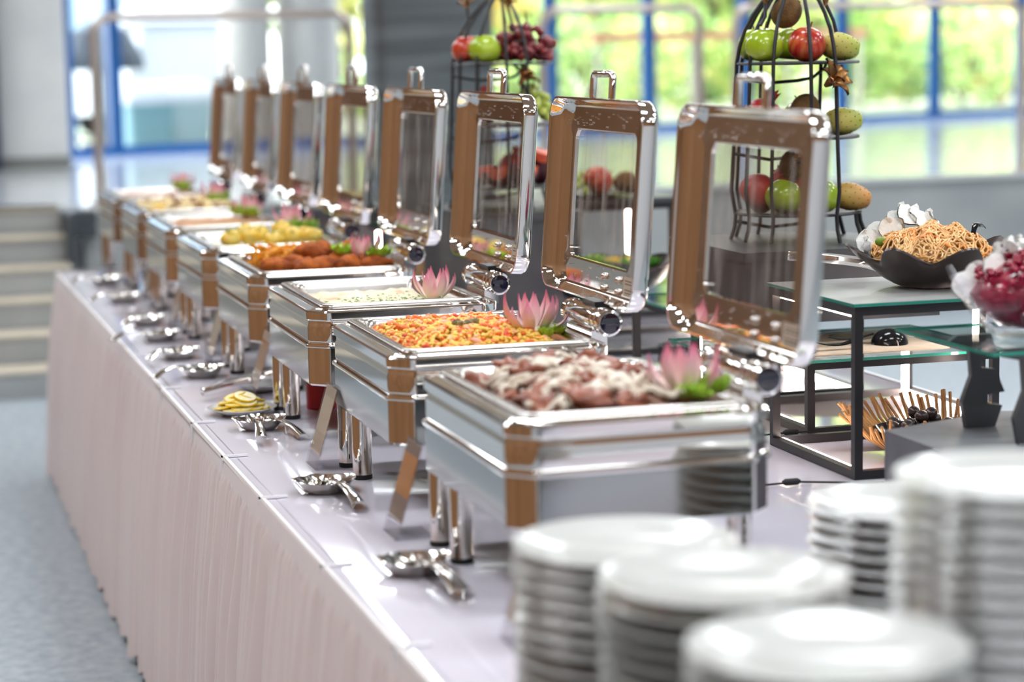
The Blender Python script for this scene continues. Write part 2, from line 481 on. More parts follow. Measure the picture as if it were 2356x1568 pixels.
# wooden terrace rail
t = thing('terrace_rail', 'brown wooden terrace handrail with thin grey posts outside', 'railing')
a, b = fac(6.3, 1.7), fac(10.1, 1.7)
for zz in (1.0,):
    MB().prism([fac(6.3, 1.65), fac(10.0, 1.65), fac(10.0, 1.75), fac(6.3, 1.75)], .88, .99).build('handrail', mat('rail_wood', srgb(190, 130, 96), 0.6, col2=srgb(206, 150, 116), nscale=4), t, smooth=0)
for s in (6.4, 7.6, 8.9, 9.9):
    x, y = fac(s, 1.7)
    MB().tube([(x, y, -.01), (x, y, .88)], .03, 8).build('post', M_rail, t)
t = thing('garden_pavilion', 'white rendered pavilion behind the garden tent', 'building', (*beyond(.2, 7.5), -.01), (0, 0, .262))
MB().box(-3.2, 2.35, 0, 2.5, 0, 3.2).build('wall', mat('render_white', srgb(150, 166, 180), .85), t, smooth=0)
MB().box(-3.3, 2.45, -.1, 2.6, 3.2, 3.35).build('roof', M_conc, t, smooth=0)
for k in range(3): MB().box(-2.6 + k * 1.6, -1.8 + k * 1.6, -.03, 0, .7, 1.7).build('window', M_blackgl if k == 0 else mat('sky_pane', srgb(150, 180, 205), .1), t, smooth=0)
# white low wall, tent, van, parasol, bins outside the door
t = thing('garden_tent', 'white garden tent standing outside left of the pale columns', 'tent', (*beyond(.92, 2.6), 0))
M_canvas = mat('tent_canvas', srgb(206, 214, 222), 0.8)
MB().loft([[(-.45, -.45, 1.15), (.75, -.45, 1.15), (.75, .9, 1.15), (-.45, .9, 1.15)], [(.1, .2, 2.0), (.2, .2, 2.0), (.2, .3, 2.0), (.1, .3, 2.0)]], cap1=True).build('roof', M_canvas, t, smooth=0)
MB().loft([[(-.55, -.40, .1), (.72, -.40, .1), (.72, .85, .1), (-.55, .85, .1)], [(-.30, -.40, 1.15), (.72, -.40, 1.15), (.72, .85, 1.15), (-.30, .85, 1.15)]]).build('side_wall', M_canvas, t, smooth=0)
for px, py in ((-.45, -.45), (.75, -.45), (.75, .9), (-.45, .9)):
    MB().tube([(px, py, -.01), (px, py, 1.16)], .02, 8).build('pole', M_rail, t)
t = thing('parasol', 'dark folded-brim parasol seen through the blue door glass', 'parasol', (*beyond(.30, 2.0), 0))
MB().lathe([(.40, .72), (.39, .84), (.26, 1.08), (.02, 1.20)], 8, cap0=False).build('canopy', mat('dark_canvas', srgb(58, 66, 76), 0.8), t, smooth=0)
MB().tube([(0, 0, -.01), (0, 0, 1.21)], .025, 8).build('pole', M_black, t)
MB().lathe([(.22, 0), (.22, .05)], 16).build('foot', M_black, t)
t = thing('parked_van', 'white van parked outside the blue glazed door', 'van', (*beyond(.0, 4.6), -.01), (0, 0, .27))
vb = [(-.75, .25), (.75, .25), (.75, .5), (.55, .95), (.1, 1.0), (-.75, 1.0)]
MB().loft([[(x, -.35, z) for x, z in vb], [(x, .6, z) for x, z in vb]], cap0=True, cap1=True).build('body', mat('van_white', srgb(238, 240, 246), 0.25, coat=.5), t, smooth=0)
MB().add([(.1, -.36, .68), (.58, -.36, .68), (.5, -.36, .92), (.1, -.36, .95)], [(0, 1, 2, 3)]).build('side_window', M_blackgl, t, smooth=0)
for px in (-.5, .5):
    for py in (-.33, .5):
        MB().loft([[(px + .2 * math.cos(a * PI / 8), py + d, .2 + .2 * math.sin(a * PI / 8)) for a in range(16)] for d in (0, .12)], cap0=True, cap1=True).build('wheel', M_rubber, t)
for k, (s, bk, c, lab) in enumerate(((.66, 1.1, srgb(120, 160, 172), 'teal plastic bin with a white cover outside the glazing'), (1.02, 1.35, srgb(170, 196, 204), 'pale blue plastic bin next to the teal bin outside'))):
    t = thing('garden_bin', lab, 'bin', (*beyond(s, bk), -.01), (0, 0, .26))
    MB().loft([[(x, y, 0) for x, y in rrect(-.19, .19, -.17, .17, .04)], [(x, y, .44) for x, y in rrect(-.22, .22, -.2, .2, .04)]], cap0=True, cap1=True).build('body', mat('bin_%d' % k, c, 0.5), t)
    MB().loft([[(x, y, z) for x, y in rrect(-.24 + i_, .24 - i_, -.22 + i_, .22 - i_, .05)] for i_, z in ((0, .43), (0, .50), (.05, .58), (.12, .62))], cap0=True, cap1=True).build('cover', M_canvas, t)

# ------------------------------------------------------------------ buffet table
TX0, TX1, TY0, TY1 = -0.205, 1.60, -1.75, 5.93
t = thing('buffet_table', 'long buffet table carrying the row of chafing dishes', 'table')
MB().box(TX0 + .01, TX1 - .01, TY0 + .01, TY1 - .01, -.04, -.006).build('tabletop', mat('table_board', srgb(170, 150, 120), 0.6), t, smooth=0)
legm = MB().tube([(0, 0, ZF), (0, 0, -.04)], .025, 10).mesh('leg', M_black)
for x in (TX0 + .12, .7, TX1 - .12):
    for y in (TY0 + .15, 0.2, 2.1, 4.0, TY1 - .15):
        put('leg', legm, t, (x, y, 0))
cv = MB()
cv.loft([[(x, y, z) for x, y in rrect(TX0 + i_, TX1 - i_, TY0 + i_, TY1 - i_, .03, 3)] for i_, z in ((-.002, -.03), (-.002, -.004), (.001, -.0008), (.004, 0))], cap1=True)
t = tag(cv.build('table_cover', M_cover), 'glossy white vinyl cover on top of the buffet table', 'table cover')
edge = MB()
edge.box(TX0 + .018, TX0 + .021, TY0 + .03, TY1 - .03, 0, .0012)
edge.build('edge_seam', M_acrylic, t, smooth=0)

def skirt_x(y, z, k=0):
    """outward offset of the skirt at run-length y and height z (0 top)"""
    h = min(1, max(0, -z / .80))
    w1 = y * 84 + 1.9 * math.sin(y * 13) + .9 * math.sin(y * 31)
    w2 = y * 143 + 2.6 * math.sin(y * 9.0 + 1)
    p = (abs(math.sin(w1 * .5)) ** .75 * 1.5 - .8) * .75 + (abs(math.sin(w2 * .5)) ** .8 - .6) * .5 + math.sin(y * 37 + 2 * math.sin(y * 5.3)) * .35
    a = .004 + .024 * min(1, h * 2.6)
    g = math.sin(y * 260 + 2 * math.sin(y * 23)) * .0035 * max(0, 1 - h * 4)
    on = 0 if h < .045 else 1
    return .008 + .060 * h ** .8 + (a * p + g) * on + .004 * math.sin(y * 2.1)
sk = MB()
zs = [0.001, -.012, -.03, -.036, -.05, -.075, -.11, -.16, -.24, -.34, -.46, -.60, -.72, -.80]
run = []
yv = TY0
while yv < TY1: run.append(((TX0, yv), (-1, 0), yv)); yv += .0048
for k in range(1, 6):
    a_ = PI / 2 * k / 6
    run.append(((TX0 + .004, TY1 - .004), (-math.cos(a_), math.sin(a_)), TY1 + k * .01))
xv = TX0
while xv < TX1: run.append(((xv, TY1), (0, 1), TY1 + .06 + xv - TX0)); xv += .012
yv = TY1
while yv > TY0: run.append(((TX1, yv), (1, 0), TY1 + 2 + (TY1 - yv))); yv -= .015
vs = []
for z in zs:
    for (bx, by), (nx, ny), u in run:
        o = skirt_x(u, z)
        zz = z if z > -.7 else z + .014 * math.sin(u * 31 + math.sin(u * 7))
        vs.append((bx + nx * o, by + ny * o, zz))
n = len(run)
sk.add(vs, [(r * n + j, r * n + j + 1, (r + 1) * n + j + 1, (r + 1) * n + j) for r in range(len(zs) - 1) for j in range(n - 1)])
o = tag(sk.build('table_skirt', M_skirt, smooth=60), 'gathered pale pink satin skirt around the buffet table', 'table skirt')
band = MB()
bvs = []
for z, d in ((.003, 0), (.004, .008), (-.003, .011), (-.008, .008)):
    for (bx, by), (nx, ny), u in run:
        bvs.append((bx + nx * d, by + ny * d, z + .0008 * math.sin(u * 420)))
band.add(bvs, [(r * n + j, r * n + j + 1, (r + 1) * n + j + 1, (r + 1) * n + j) for r in range(3) for j in range(n - 1)])
band.build('piping', mat('piping_white', srgb(240, 236, 236), 0.6), o)
for k, yy in enumerate((-.55, -.1, .45, 1.07, 1.55, 2.02, 2.6, 3.3)):
    t = thing('skirt_clip', ['clear skirt clip hidden beside the plate stacks', 'clear skirt clip beside the front sign holder', 'clear skirt clip closest to the first spoon rest',
                             'clear skirt clip closest to the second spoon rest', 'clear skirt clip just past the third spoon rest', 'clear skirt clip in front of the lemon slices',
                             'clear skirt clip in front of the tongs', 'clear skirt clip in front of the far ladles'][k], 'clip', (TX0, yy, 0), group='clear skirt clips')
    m_ = mat('clip_plastic', srgb(248, 248, 252), 0.15)
    MB().box(-.004, .045, -.006, .006, .0015, .0055).build('upper_arm', m_, t, smooth=0)
    MB().box(-.013, -.010, -.005, .005, -.035, .0045).build('drop', m_, t, smooth=0)
    MB().box(-.013, -.004, -.005, .005, .0015, .0045).build('bend', m_, t, smooth=0)

# ------------------------------------------------------------------ chafing dishes
CW, CD, PITCH = 0.442, 0.60, 0.8017
M_sticker = mat('sticker', srgb(205, 195, 180), 0.4)
M_print = mat('fine_print', srgb(110, 100, 92), 0.6)

def lid_parts(root):
    LW, LH, x0, z0, th = 0.61, 0.412, 0.474, 0.364, 0.075
    def T(u, v, w):
        return (x0 + w * math.cos(th) + v * math.sin(th), u - .005, z0 + v * math.cos(th) - w * math.sin(th))
    def ring(ins, r, w):
        return [T(u, v, w) for u, v in rrect(ins, LW - ins, ins, LH - ins, r, 6)]
    def hole(w, g=0.0):
        return [T(u, v, w) for u, v in rrect(.105 - g, LW - .105 + g, .075 - g, LH - .068 + g, .022, 6)]
    rings = [hole(.030), hole(.028, .004), ring(.022, .030, .028), ring(.012, .036, .022), ring(.0065, .042, .004), ring(.0045, .044, 0), ring(0.001, .047, 0), ring(0, .048, .002),
             ring(0, .048, .012), ring(.0, .048, .026), ring(.004, .046, .034), ring(.012, .040, .038), hole(.038)]
    lid = wn(MB().loft(rings, closed=True).build('lid', M_chrome, root, smooth=60))
    MB().loft([[T(u, v, w) for u, v in rrect(.100, LW - .100, .070, LH - .063, .022, 6)] for w in (.0385, .0415)], cap0=True, cap1=True).build('window_glass', M_lidglass, lid, smooth=30)
    # handle: square bow on the free edge
    c = LW / 2
    hp = [(c - .062, LH - .004), (c - .062, LH + .040), (c - .059, LH + .047), (c - .052, LH + .050), (c + .052, LH + .050), (c + .059, LH + .047), (c + .062, LH + .040), (c + .062, LH - .004)]
    MB().tube([T(u, v, .018) for u, v in hp], .0075, 10).build('handle', M_chrome, lid)
    for u, v in ((.25, .052), (.16, .052), (.25, .028), (.16, .028)):
        MB().ball(T(u, v, .026), .0075, seg=8, rings=6).build('screw', M_steel, lid)
    s = MB().add([T(u, v, .0268) for u, v in ((.03, .024), (.13, .024), (.13, .064), (.03, .064))], [(0, 1, 2, 3)]).build('care_label', M_sticker, lid, smooth=0)
    for k, vv in enumerate((.030, .036, .048, .054)):
        MB().add([T(u, v, .0264) for u, v in ((.12, vv), (.042 + .012 * (k % 2), vv), (.042 + .012 * (k % 2), vv + .0022), (.12, vv + .0022))], [(0, 1, 2, 3)]).build('fine_print', M_print, lid, smooth=0)
    # condensation drops inside the lid
    rnd = random.Random(3)
    d = MB()
    for k in range(85):
        u = rnd.uniform(.05, LW - .05)
        v = rnd.choice((rnd.uniform(LH - .06, LH - .03), rnd.uniform(LH - .06, LH - .03), rnd.uniform(.03, .07), rnd.uniform(.03, LH - .03)))
        if .1 < u < LW - .1 and .075 < v < LH - .07: continue
        d.ball(T(u, v, .0265), rnd.uniform(.0008, .0019), seg=6, rings=4)
    tag(d.build('condensation', mat('water_drop', (0.9, 0.92, 0.95, 1), 0.03, trans=.9, ior=1.33), lid), kind='stuff')

def make_chafer():
    root = thing('chafing_dish', 'x', 'chafing dish')
    def ring(ins, z, c=.040):
        return [(x, y, z) for x, y in crect(ins, CW - ins, ins, CD - ins, c - ins * .4)]
    zb = .133
    wn(MB().loft([ring(.012, zb + .004), ring(.004, zb), ring(.0, zb + .005), ring(0, .2195)], cap0=True, cap1=True).build('body', [mat('body_steel', (.43, .45, .45, 1), .10, 1.0), M_chrome], root, smooth=25))
    bd = root.children[0].data
    for p in bd.polygons:
        p.material_index = 1 if abs(p.normal.x) > .3 and abs(p.normal.y) > .3 else 0
    wn(MB().loft([ring(.002, .2195), ring(-.004, .2205), ring(-.005, .2245), ring(-.004, .2275), ring(.002, .2285)], cap0=True, cap1=True).build('lip', M_chrome, root, smooth=40))
    def wr(ins, z): return [(x, y, z) for x, y in crect(ins, CW - ins, ins, CD - ins, .040 - ins * .4, .010)]
    wn(MB().loft([wr(.004, .2285), wr(.001, .236), wr(.001, .266), wr(.004, .272), wr(.004, .280), wr(-.001, .284), wr(-.002, .300), wr(.001, .3035), wr(.012, .3045), wr(.016, .307), wr(.022, .307), wr(.026, .303), wr(.04, .301), wr(.045, .25)]).build('water_pan', M_chrome, root, smooth=40))
    def pr(ins, z, r): return [(x, y, z) for x, y in rrect(ins, CW - ins, ins, CD - ins, r, 6)]
    wn(MB().loft([pr(.030, .3005, .028), pr(.028, .304, .030), pr(.028, .311, .030), pr(.031, .3145, .030), pr(.038, .3155, .030), pr(.047, .3145, .034), pr(.052, .309, .04), pr(.056, .295, .04), pr(.066, .242, .04), pr(.072, .238, .03)], cap1=True).build('food_pan', M_panst, root, smooth=45))
    lm = None
    for lx, ly in ((.022, .402), (.022, .546), (.12, .06), (.40, .06), (.42, .40), (.42, .546)):
        if lm is None:
            lm = MB().lathe([(.0205, .010), (.0205, zb + .002)], 20).mesh('leg', M_chrome)
            fm = MB().lathe([(.0195, 0), (.0205, .002), (.0205, .010)], 20).mesh('foot', M_rubber)
        L = put('leg', lm, root, (lx, ly, 0))
        put('foot', fm, L)
    # hinge barrel at the back
    hx, hz = .462, .337
    def cyl(y0, y1, r, seg=20): return [[(hx + r * math.cos(2 * PI * j / seg), yy, hz + r * math.sin(2 * PI * j / seg)) for j in range(seg)] for yy in (y0, y1)]
    hm = MB()
    prof = [(.085, .022), (.088, .0265), (.100, .0265), (.102, .0245), (.115, .0245), (.117, .0265), (.125, .0265), (.127, .025), (.140, .025), (.142, .0265), (.30, .0265), (.304, .025), (.31, .025), (.312, .0265), (.33, .0265), (.333, .022)]
    hm.loft([[(hx + r * math.cos(2 * PI * j / 22), yy, hz + r * math.sin(2 * PI * j / 22)) for j in range(22)] for yy, r in prof], cap0=True, cap1=True)
    h = hm.build('hinge', M_chrome, root, smooth=30)
    MB().loft([[(hx + r * math.cos(2 * PI * j / 22), yy, hz + r * math.sin(2 * PI * j / 22)) for j in range(22)] for yy, r in ((.086, .021), (.0835, .021), (.083, .019))], cap0=True, cap1=True).build('end_cap', M_navy, h, smooth=30)
    MB().box(hx - .022, hx + .012, .14, .30, .285, hz - .02).build('hinge_bracket', M_chrome, h, smooth=0)
    MB().box(hx - .004, hx + .040, .17, .25, hz + .008, hz + .034).build('hinge_arm', M_black, h, smooth=0)
    lid_parts(root)
    return root

CH = ['chafing dish of sauced meat, closest to the plate stacks', 'chafing dish of orange rice pilaf, second from the plate stacks',
      'chafing dish of pale gratin with open lid, third from the plates', 'chafing dish of fried nuggets and fries, fourth from the plates',
      'chafing dish of yellow potatoes and broccoli, fifth from the plates', 'chafing dish of flat brown casserole, sixth from the plates',
      'chafing dish of golden baked pasta, seventh from the plates', 'chafing dish at the far end of the row by the stairs']
proto = make_chafer()
CHY = []
for i in range(8):
    r = proto if i == 0 else copy_tree(proto)
    r['label'] = CH[i]; r['group'] = 'row of chrome chafing dishes'
    y = i * PITCH
    CHY.append(y)
    r.location = (random.uniform(-.003, .003) if i else 0, y, 0.0005)
    r.rotation_euler = (0, 0, random.uniform(-.008, .008) if i else 0)

# ------------------------------------------------------------------ food in the pans
def pan_fill(name, i, z, m, label, cat, hump=.012, kind=None, seed=0, rough=.006):
    nx, ny = 22, 30
    vs = []
    for a in range(nx + 1):
        for b in range(ny + 1):
            u, v = a / nx, b / ny
            x = .058 + (CW - .116) * u; y = .058 + (CD - .116) * v
            e = min(1, 4 * min(u, 1 - u, v, 1 - v) * 1.6)
            d = noise.noise(Vector((x * 28 + seed * 7, y * 28, seed))) * rough + noise.noise(Vector((x * 70, y * 70 + seed, 3))) * rough * .5
            vs.append((x, y, z + hump * e + d * (.3 + .7 * e)))
    mb = MB().add(vs, [(a * (ny + 1) + b, (a + 1) * (ny + 1) + b, (a + 1) * (ny + 1) + b + 1, a * (ny + 1) + b + 1) for a in range(nx) for b in range(ny)])
    o = mb.build(name, m, None, (0, CHY[i], 0), smooth=80)
    return tag(o, label, cat, kind=kind)

petal_pts = []
def petal_mesh(L, Wd, curl, name):
    mb = MB(); rows = 8; cols = 4; vs = []
    for a in range(rows + 1):
        t = a / rows
        w = Wd * math.sin(PI * min(1, t * .86 + .10)) ** .8 * (1 - t ** 4)
        z = L * t; out = L * (curl * math.sin(t * PI * .8) * .6 + .10 * t)
        for b in range(cols + 1):
            s = (b / cols - .5) * 2
            vs.append((out - .35 * w * (1 - s * s) * -1 - .35 * w, s * w, z))
    mb.add(vs, [(a * (cols + 1) + b, a * (cols + 1) + b + 1, (a + 1) * (cols + 1) + b + 1, (a + 1) * (cols + 1) + b) for a in range(rows) for b in range(cols)])
    # thickness
    off = len(mb.v)
    vs2 = [(x - .0016, y, z) for x, y, z in vs]
    mb.add(vs2, [(a * (cols + 1) + b, (a + 1) * (cols + 1) + b, (a + 1) * (cols + 1) + b + 1, a * (cols + 1) + b + 1) for a in range(rows) for b in range(cols)])
    return mb.mesh(name, M_petal, 80)
M_petal = bpy.data.materials.new('petal_pink'); M_petal.use_nodes = True
_nt = M_petal.node_tree; _b = _nt.nodes['Principled BSDF']
_tc = _nt.nodes.new('ShaderNodeTexCoord'); _sx = _nt.nodes.new('ShaderNodeSeparateXYZ'); _rp = _nt.nodes.new('ShaderNodeValToRGB')
_mp = _nt.nodes.new('ShaderNodeMath'); _mp.operation = 'MULTIPLY'; _mp.inputs[1].default_value = 14.0
_nt.links.new(_tc.outputs['Object'], _sx.inputs[0]); _nt.links.new(_sx.outputs[2], _mp.inputs[0]); _nt.links.new(_mp.outputs[0], _rp.inputs[0])
_rp.color_ramp.elements[0].color = srgb(252, 238, 228); _rp.color_ramp.elements[0].position = .1
_rp.color_ramp.elements[1].color = srgb(232, 120, 158); _rp.color_ramp.elements[1].position = .95
_e = _rp.color_ramp.elements.new(.55); _e.color = srgb(250, 204, 208)
_nt.links.new(_rp.outputs[0], _b.inputs['Base Color']); _b.inputs['Roughness'].default_value = .35
_b.inputs['Subsurface Weight'].default_value = .25; _b.inputs['Subsurface Radius'].default_value = (.01, .005, .005)
PET = [petal_mesh(.072, .0115, .46, 'petal'), petal_mesh(.066, .0105, .22, 'petal'), petal_mesh(.060, .0105, .66, 'petal')]
M_lettuce = mat('lettuce', srgb(150, 196, 40), 0.4, col2=srgb(190, 222, 90), nscale=30, sss=.2)
M_parsley = mat('herb_green', srgb(66, 128, 40), 0.5, col2=srgb(96, 156, 52), nscale=40)
M_pistil = mat('flower_base', srgb(232, 224, 190), 0.5)
def lotus(i, x, y, z, s, label, rot=0):
    t = thing('lotus_garnish', label, 'flower', (x, CHY[i] + y, z), (0, 0, rot), group='pink lotus garnishes')
    MB().lathe([(.014, -.006), (.022, .002), (.016, .010), (.004, .014)], 14).build('heart', M_pistil, t)
    rnd = random.Random(i + 11)
    for k in range(7):
        put('petal', PET[0], t, (.020 * math.cos(k * 2 * PI / 7), .020 * math.sin(k * 2 * PI / 7), 0), (0, .12 + rnd.uniform(-.1, .16), k * 2 * PI / 7 + rnd.uniform(-.15, .15)), (1, 1, rnd.uniform(.8, 1.1)))
    for k in range(5):
        put('petal', PET[1], t, (.008 * math.cos(k * 2 * PI / 5 + .4), .008 * math.sin(k * 2 * PI / 5 + .4), .002), (0, rnd.uniform(-.05, .1), k * 2 * PI / 5 + .4))
    for k in range(3):
        a = k * 2.2 + .9
        put('petal', PET[2], t, (.016 * math.cos(a), .016 * math.sin(a), 0), (0, .42 + rnd.uniform(-.1, .1), a))
    t.scale = (s, s, s)
    return t
def leaf_clump(name, r, h, seed, m, n=7):
    rnd = random.Random(seed)
    mb = MB()
    for k in range(n):
        a = rnd.uniform(0, 2 * PI); rr = rnd.uniform(0, .55) * r
        cx, cy = rr * math.cos(a), rr * math.sin(a)
        R_ = r * rnd.uniform(.45, .7); ph = rnd.uniform(0, 6)
        N = 26; rings = []
        for q in (0.05, .35, .65, .85, 1.0):
            ring = []
            for j in range(N):
                b = 2 * PI * j / N
                w = math.sin(b * 7 + ph) * .22 * q ** 2 + math.sin(b * 11 + 2 * ph) * .14 * q ** 3
                ring.append((cx + R_ * q * math.cos(b) * (1 + w * .4), cy + R_ * q * math.sin(b) * (1 + w * .4), h * (.15 + .55 * q * q + w * .9) * (1 + .25 * math.sin(k))))
            rings.append(ring)
        mb.loft(rings)
    return mb.mesh(name, m, 80)
LET = leaf_clump('lettuce', .038, .030, 4, M_lettuce)
LET2 = leaf_clump('lettuce', .030, .034, 9, M_lettuce)
PARS = leaf_clump('parsley', .022, .020, 5, M_parsley, 9)
def lettuce(i, x, y, z, label, me=None, s=1.0, rot=0):
    o = put('lettuce_leaf', me or LET, None, (x, CHY[i] + y, z), (0, 0, rot), (s, s, s))
    return tag(o, label, 'lettuce', 'lettuce garnishes')

LOT = [(0, .335, .13, .318, 1.15, 'pink lotus garnish on the sauced meat'), (1, .335, .20, .312, 1.2, 'pink lotus garnish on the orange rice'),
       (2, .335, .20, .298, 1.05, 'pink lotus garnish on the pale gratin'), (3, .345, .20, .318, 1.0, 'pink lotus garnish beside the fried nuggets'),
       (4, .345, .42, .325, 1.1, 'pink lotus garnish behind the yellow potatoes'), (5, .33, .40, .318, 1.0, 'pink lotus garnish on the flat brown casserole'),
       (6, .335, .36, .318, 1.05, 'pink lotus garnish on the golden pasta'), (7, .33, .40, .318, 1.05, 'pink lotus garnish in the farthest chafing dish')]
for a in LOT: lotus(*a, rot=a[0] * .7)
for i, x, y, z, lab, me, s in ((0, .33, .075, .312, 'lettuce leaf in front of the lotus on the sauced meat', LET, .9), (0, .375, .10, .312, 'lettuce leaf at the pan corner of the sauced meat', LET2, 1.1),
                           (1, .35, .145, .306, 'small lettuce leaf under the lotus on the orange rice', LET2, .7), (1, .385, .18, .306, 'tiny lettuce leaf at the pan edge of the orange rice', LET2, .6),
                           (3, .30, .22, .325, 'frilly lettuce leaf behind the lotus beside the nuggets', LET, 1.2), (3, .375, .14, .325, 'frilly lettuce leaf in front of the lotus beside the nuggets', LET, 1.1),
                           (4, .375, .36, .32, 'bright lettuce leaf beside the potato garnish', LET, 1.2), (4, .33, .34, .325, 'lettuce leaf in front of the potato lotus', LET2, 1.0),
                           (5, .33, .34, .312, 'lettuce leaf in front of the casserole lotus', LET, 1.2), (5, .30, .40, .312, 'lettuce leaf behind the casserole lotus', LET2, 1.2),
                           (6, .33, .29, .312, 'lettuce leaf in front of the golden pasta lotus', LET, 1.2), (6, .37, .36, .312, 'lettuce leaf behind the golden pasta lotus', LET2, 1.2),
                           (7, .32, .34, .312, 'lettuce leaf in the farthest chafing dish', LET, 1.3)):
    lettuce(i, x, y, z, lab, me, s, rot=x * 30)

# C1 sauced meat
M_meat = mat('stewed_meat', srgb(166, 98, 72), 0.42, col2=srgb(112, 56, 40), nscale=22, coat=.3)
M_sauce = mat('cream_sauce', srgb(232, 222, 204), 0.3, col2=srgb(214, 198, 176), nscale=26, coat=.4)
pan_fill('meat_gravy', 0, .268, mat('gravy', srgb(170, 120, 96), .3, col2=srgb(206, 180, 156), nscale=18, coat=.4), 'pinkish brown gravy under the stewed meat', 'gravy', .024, 'stuff', 1)
meats = []
for k in range(5):
    random.seed(40 + k)
    meats.append(MB().ball((0, 0, 0), .034, .025, .017, 16, 12, jit=.36).mesh('meat_chunk', M_meat, 80))
rnd = random.Random(5)
for a in range(5):
    for b in range(7):
        x = .085 + a * .066 + rnd.uniform(-.014, .014); y = .09 + b * .068 + rnd.uniform(-.014, .014)
        if x > .28 and y < .22: continue
        o = put('meat_chunk', rnd.choice(meats), None, (x, CHY[0] + y, .308 + rnd.uniform(0, .018) - .02 * max(0, abs(a - 2) - 1)), (rnd.uniform(-.4, .4), rnd.uniform(-.4, .4), rnd.uniform(0, 6)))
        tag(o, 'chunk of stewed meat under white sauce in the nearest chafing dish', 'meat', 'stewed meat chunks')
sb = MB()
for k in range(90):
    x = rnd.uniform(.09, .34); y = rnd.uniform(.09, .52); a = rnd.uniform(0, 6)
    if x > .27 and y < .2: continue
    p = []
    for q in range(8):
        a += rnd.uniform(-.8, .8)
        x = min(.37, max(.07, x + .013 * math.cos(a))); y = min(.53, max(.07, y + .013 * math.sin(a)))
        p.append((x, y, .333 + .006 * math.sin(q * 1.3 + k) - .25 * abs(x - .22) ** 2 * 4))
    sb.tube(p, [.002, .004, .0055, .006, .0055, .0045, .003, .002], 6)
for k in range(9):
    x = rnd.uniform(.12, .30); y = rnd.uniform(.12, .48)
    sb.ball((x, y, .332), rnd.uniform(.015, .026), rnd.uniform(.015, .026), .010, 12, 8, jit=.15)
tag(sb.build('cream_sauce', M_sauce, None, (0, CHY[0], 0), smooth=80), 'white creamy onion sauce ladled over the stewed meat', 'sauce', kind='stuff')

# C2 rice
def grains(name, i, n, z, mats, label, cat, sx, size=.006, hump=.03, seed=0, box=(.065, .375, .065, .535), skip=None):
    rnd = random.Random(seed); mb = MB()
    for k in range(n):
        x = rnd.uniform(box[0], box[1]); y = rnd.uniform(box[2], box[3])
        u = (x - box[0]) / (box[1] - box[0]); v = (y - box[2]) / (box[3] - box[2])
        e = min(1, 3.2 * min(u, 1 - u, v, 1 - v))
        hh = z + hump * math.sin(e * PI / 2) + .004 * rnd.random()
        mb.cur = rnd.choices(range(len(mats)), sx)[0]
        s = size * rnd.uniform(.7, 1.4) * (1.5 if mb.cur else 1)
        rot = Matrix.Rotation(rnd.uniform(0, PI), 3, 'Z') @ Matrix.Rotation(rnd.uniform(-.7, .7), 3, 'Y')
        mb.ball((x, y, hh), s * 1.5, s * .8, s * .7, 6, 4, rot=rot)
    return tag(mb.build(name, mats, None, (0, CHY[i], 0), smooth=80), label, cat, kind='stuff')
M_rice = mat('yellow_rice', srgb(244, 204, 96), 0.45)
M_carrot = mat('carrot_orange', srgb(234, 112, 30), 0.35)
M_pepper = mat('pepper_red', srgb(216, 70, 40), 0.35)
M_shrimp = mat('shrimp_pink', srgb(244, 176, 142), 0.35)
pan_fill('rice_bed', 1, .280, mat('rice_bed', srgb(238, 192, 100), .5, col2=srgb(236, 160, 70), nscale=40), 'orange bed of pilaf rice in the second chafing dish', 'rice', .032, 'stuff', 2)
grains('rice_pilaf', 1, 2600, .286, [M_rice, M_carrot, M_pepper, M_shrimp], 'yellow pilaf grains with carrot and pepper pieces heaped in a pan', 'rice', [12, 2.2, .35, .6], .0048, .040, 4)
for k, (x, y) in enumerate(((.20, .26), (.215, .245), (.19, .24), (.23, .265))):
    random.seed(60 + k)
    o = MB().ball((0, 0, 0), .014, .010, .008, 10, 7, jit=.2).build('mussel_piece', mat('mussel_dark', srgb(86, 62, 40), .4, col2=srgb(150, 140, 70), nscale=60), None, (x, CHY[1] + y, .332), (0, .3, k))
    tag(o, ['dark mussel piece topmost on the orange rice', 'dark mussel piece facing the plates on the orange rice', 'olive tinted mussel piece on the orange rice', 'smallest dark mussel piece on the orange rice'][k], 'mussel', 'mussel pieces on the rice')

# C3 gratin
pan_fill('gratin', 2, .284, mat('gratin_cream', srgb(236, 226, 190), .38, col2=srgb(206, 150, 84), nscale=16, contrast=(.52, .82), coat=.2), 'pale creamy gratin with browned spots', 'gratin', .010, 'stuff', 3, .010)
hb = MB(); rnd = random.Random(9)
for k in range(120):
    x, y = rnd.gauss(.22, .07), rnd.gauss(.19, .06)
    if not (.07 < x < .37 and .07 < y < .5): continue
    z = .299 + rnd.uniform(0, .004); s = rnd.uniform(.003, .007); a = rnd.uniform(0, 6)
    hb.add([(x + s * math.cos(a), y + s * math.sin(a), z), (x + s * .5 * math.cos(a + 1.6), y + s * .5 * math.sin(a + 1.6), z + .003), (x - s * math.cos(a), y - s * math.sin(a), z + .001), (x + s * .5 * math.cos(a - 1.6), y + s * .5 * math.sin(a - 1.6), z + .002)], [(0, 1, 2, 3)])
tag(hb.build('chopped_herbs', M_parsley, None, (0, CHY[2], 0), smooth=0), 'chopped green herbs scattered over the gratin', 'herbs', kind='stuff')

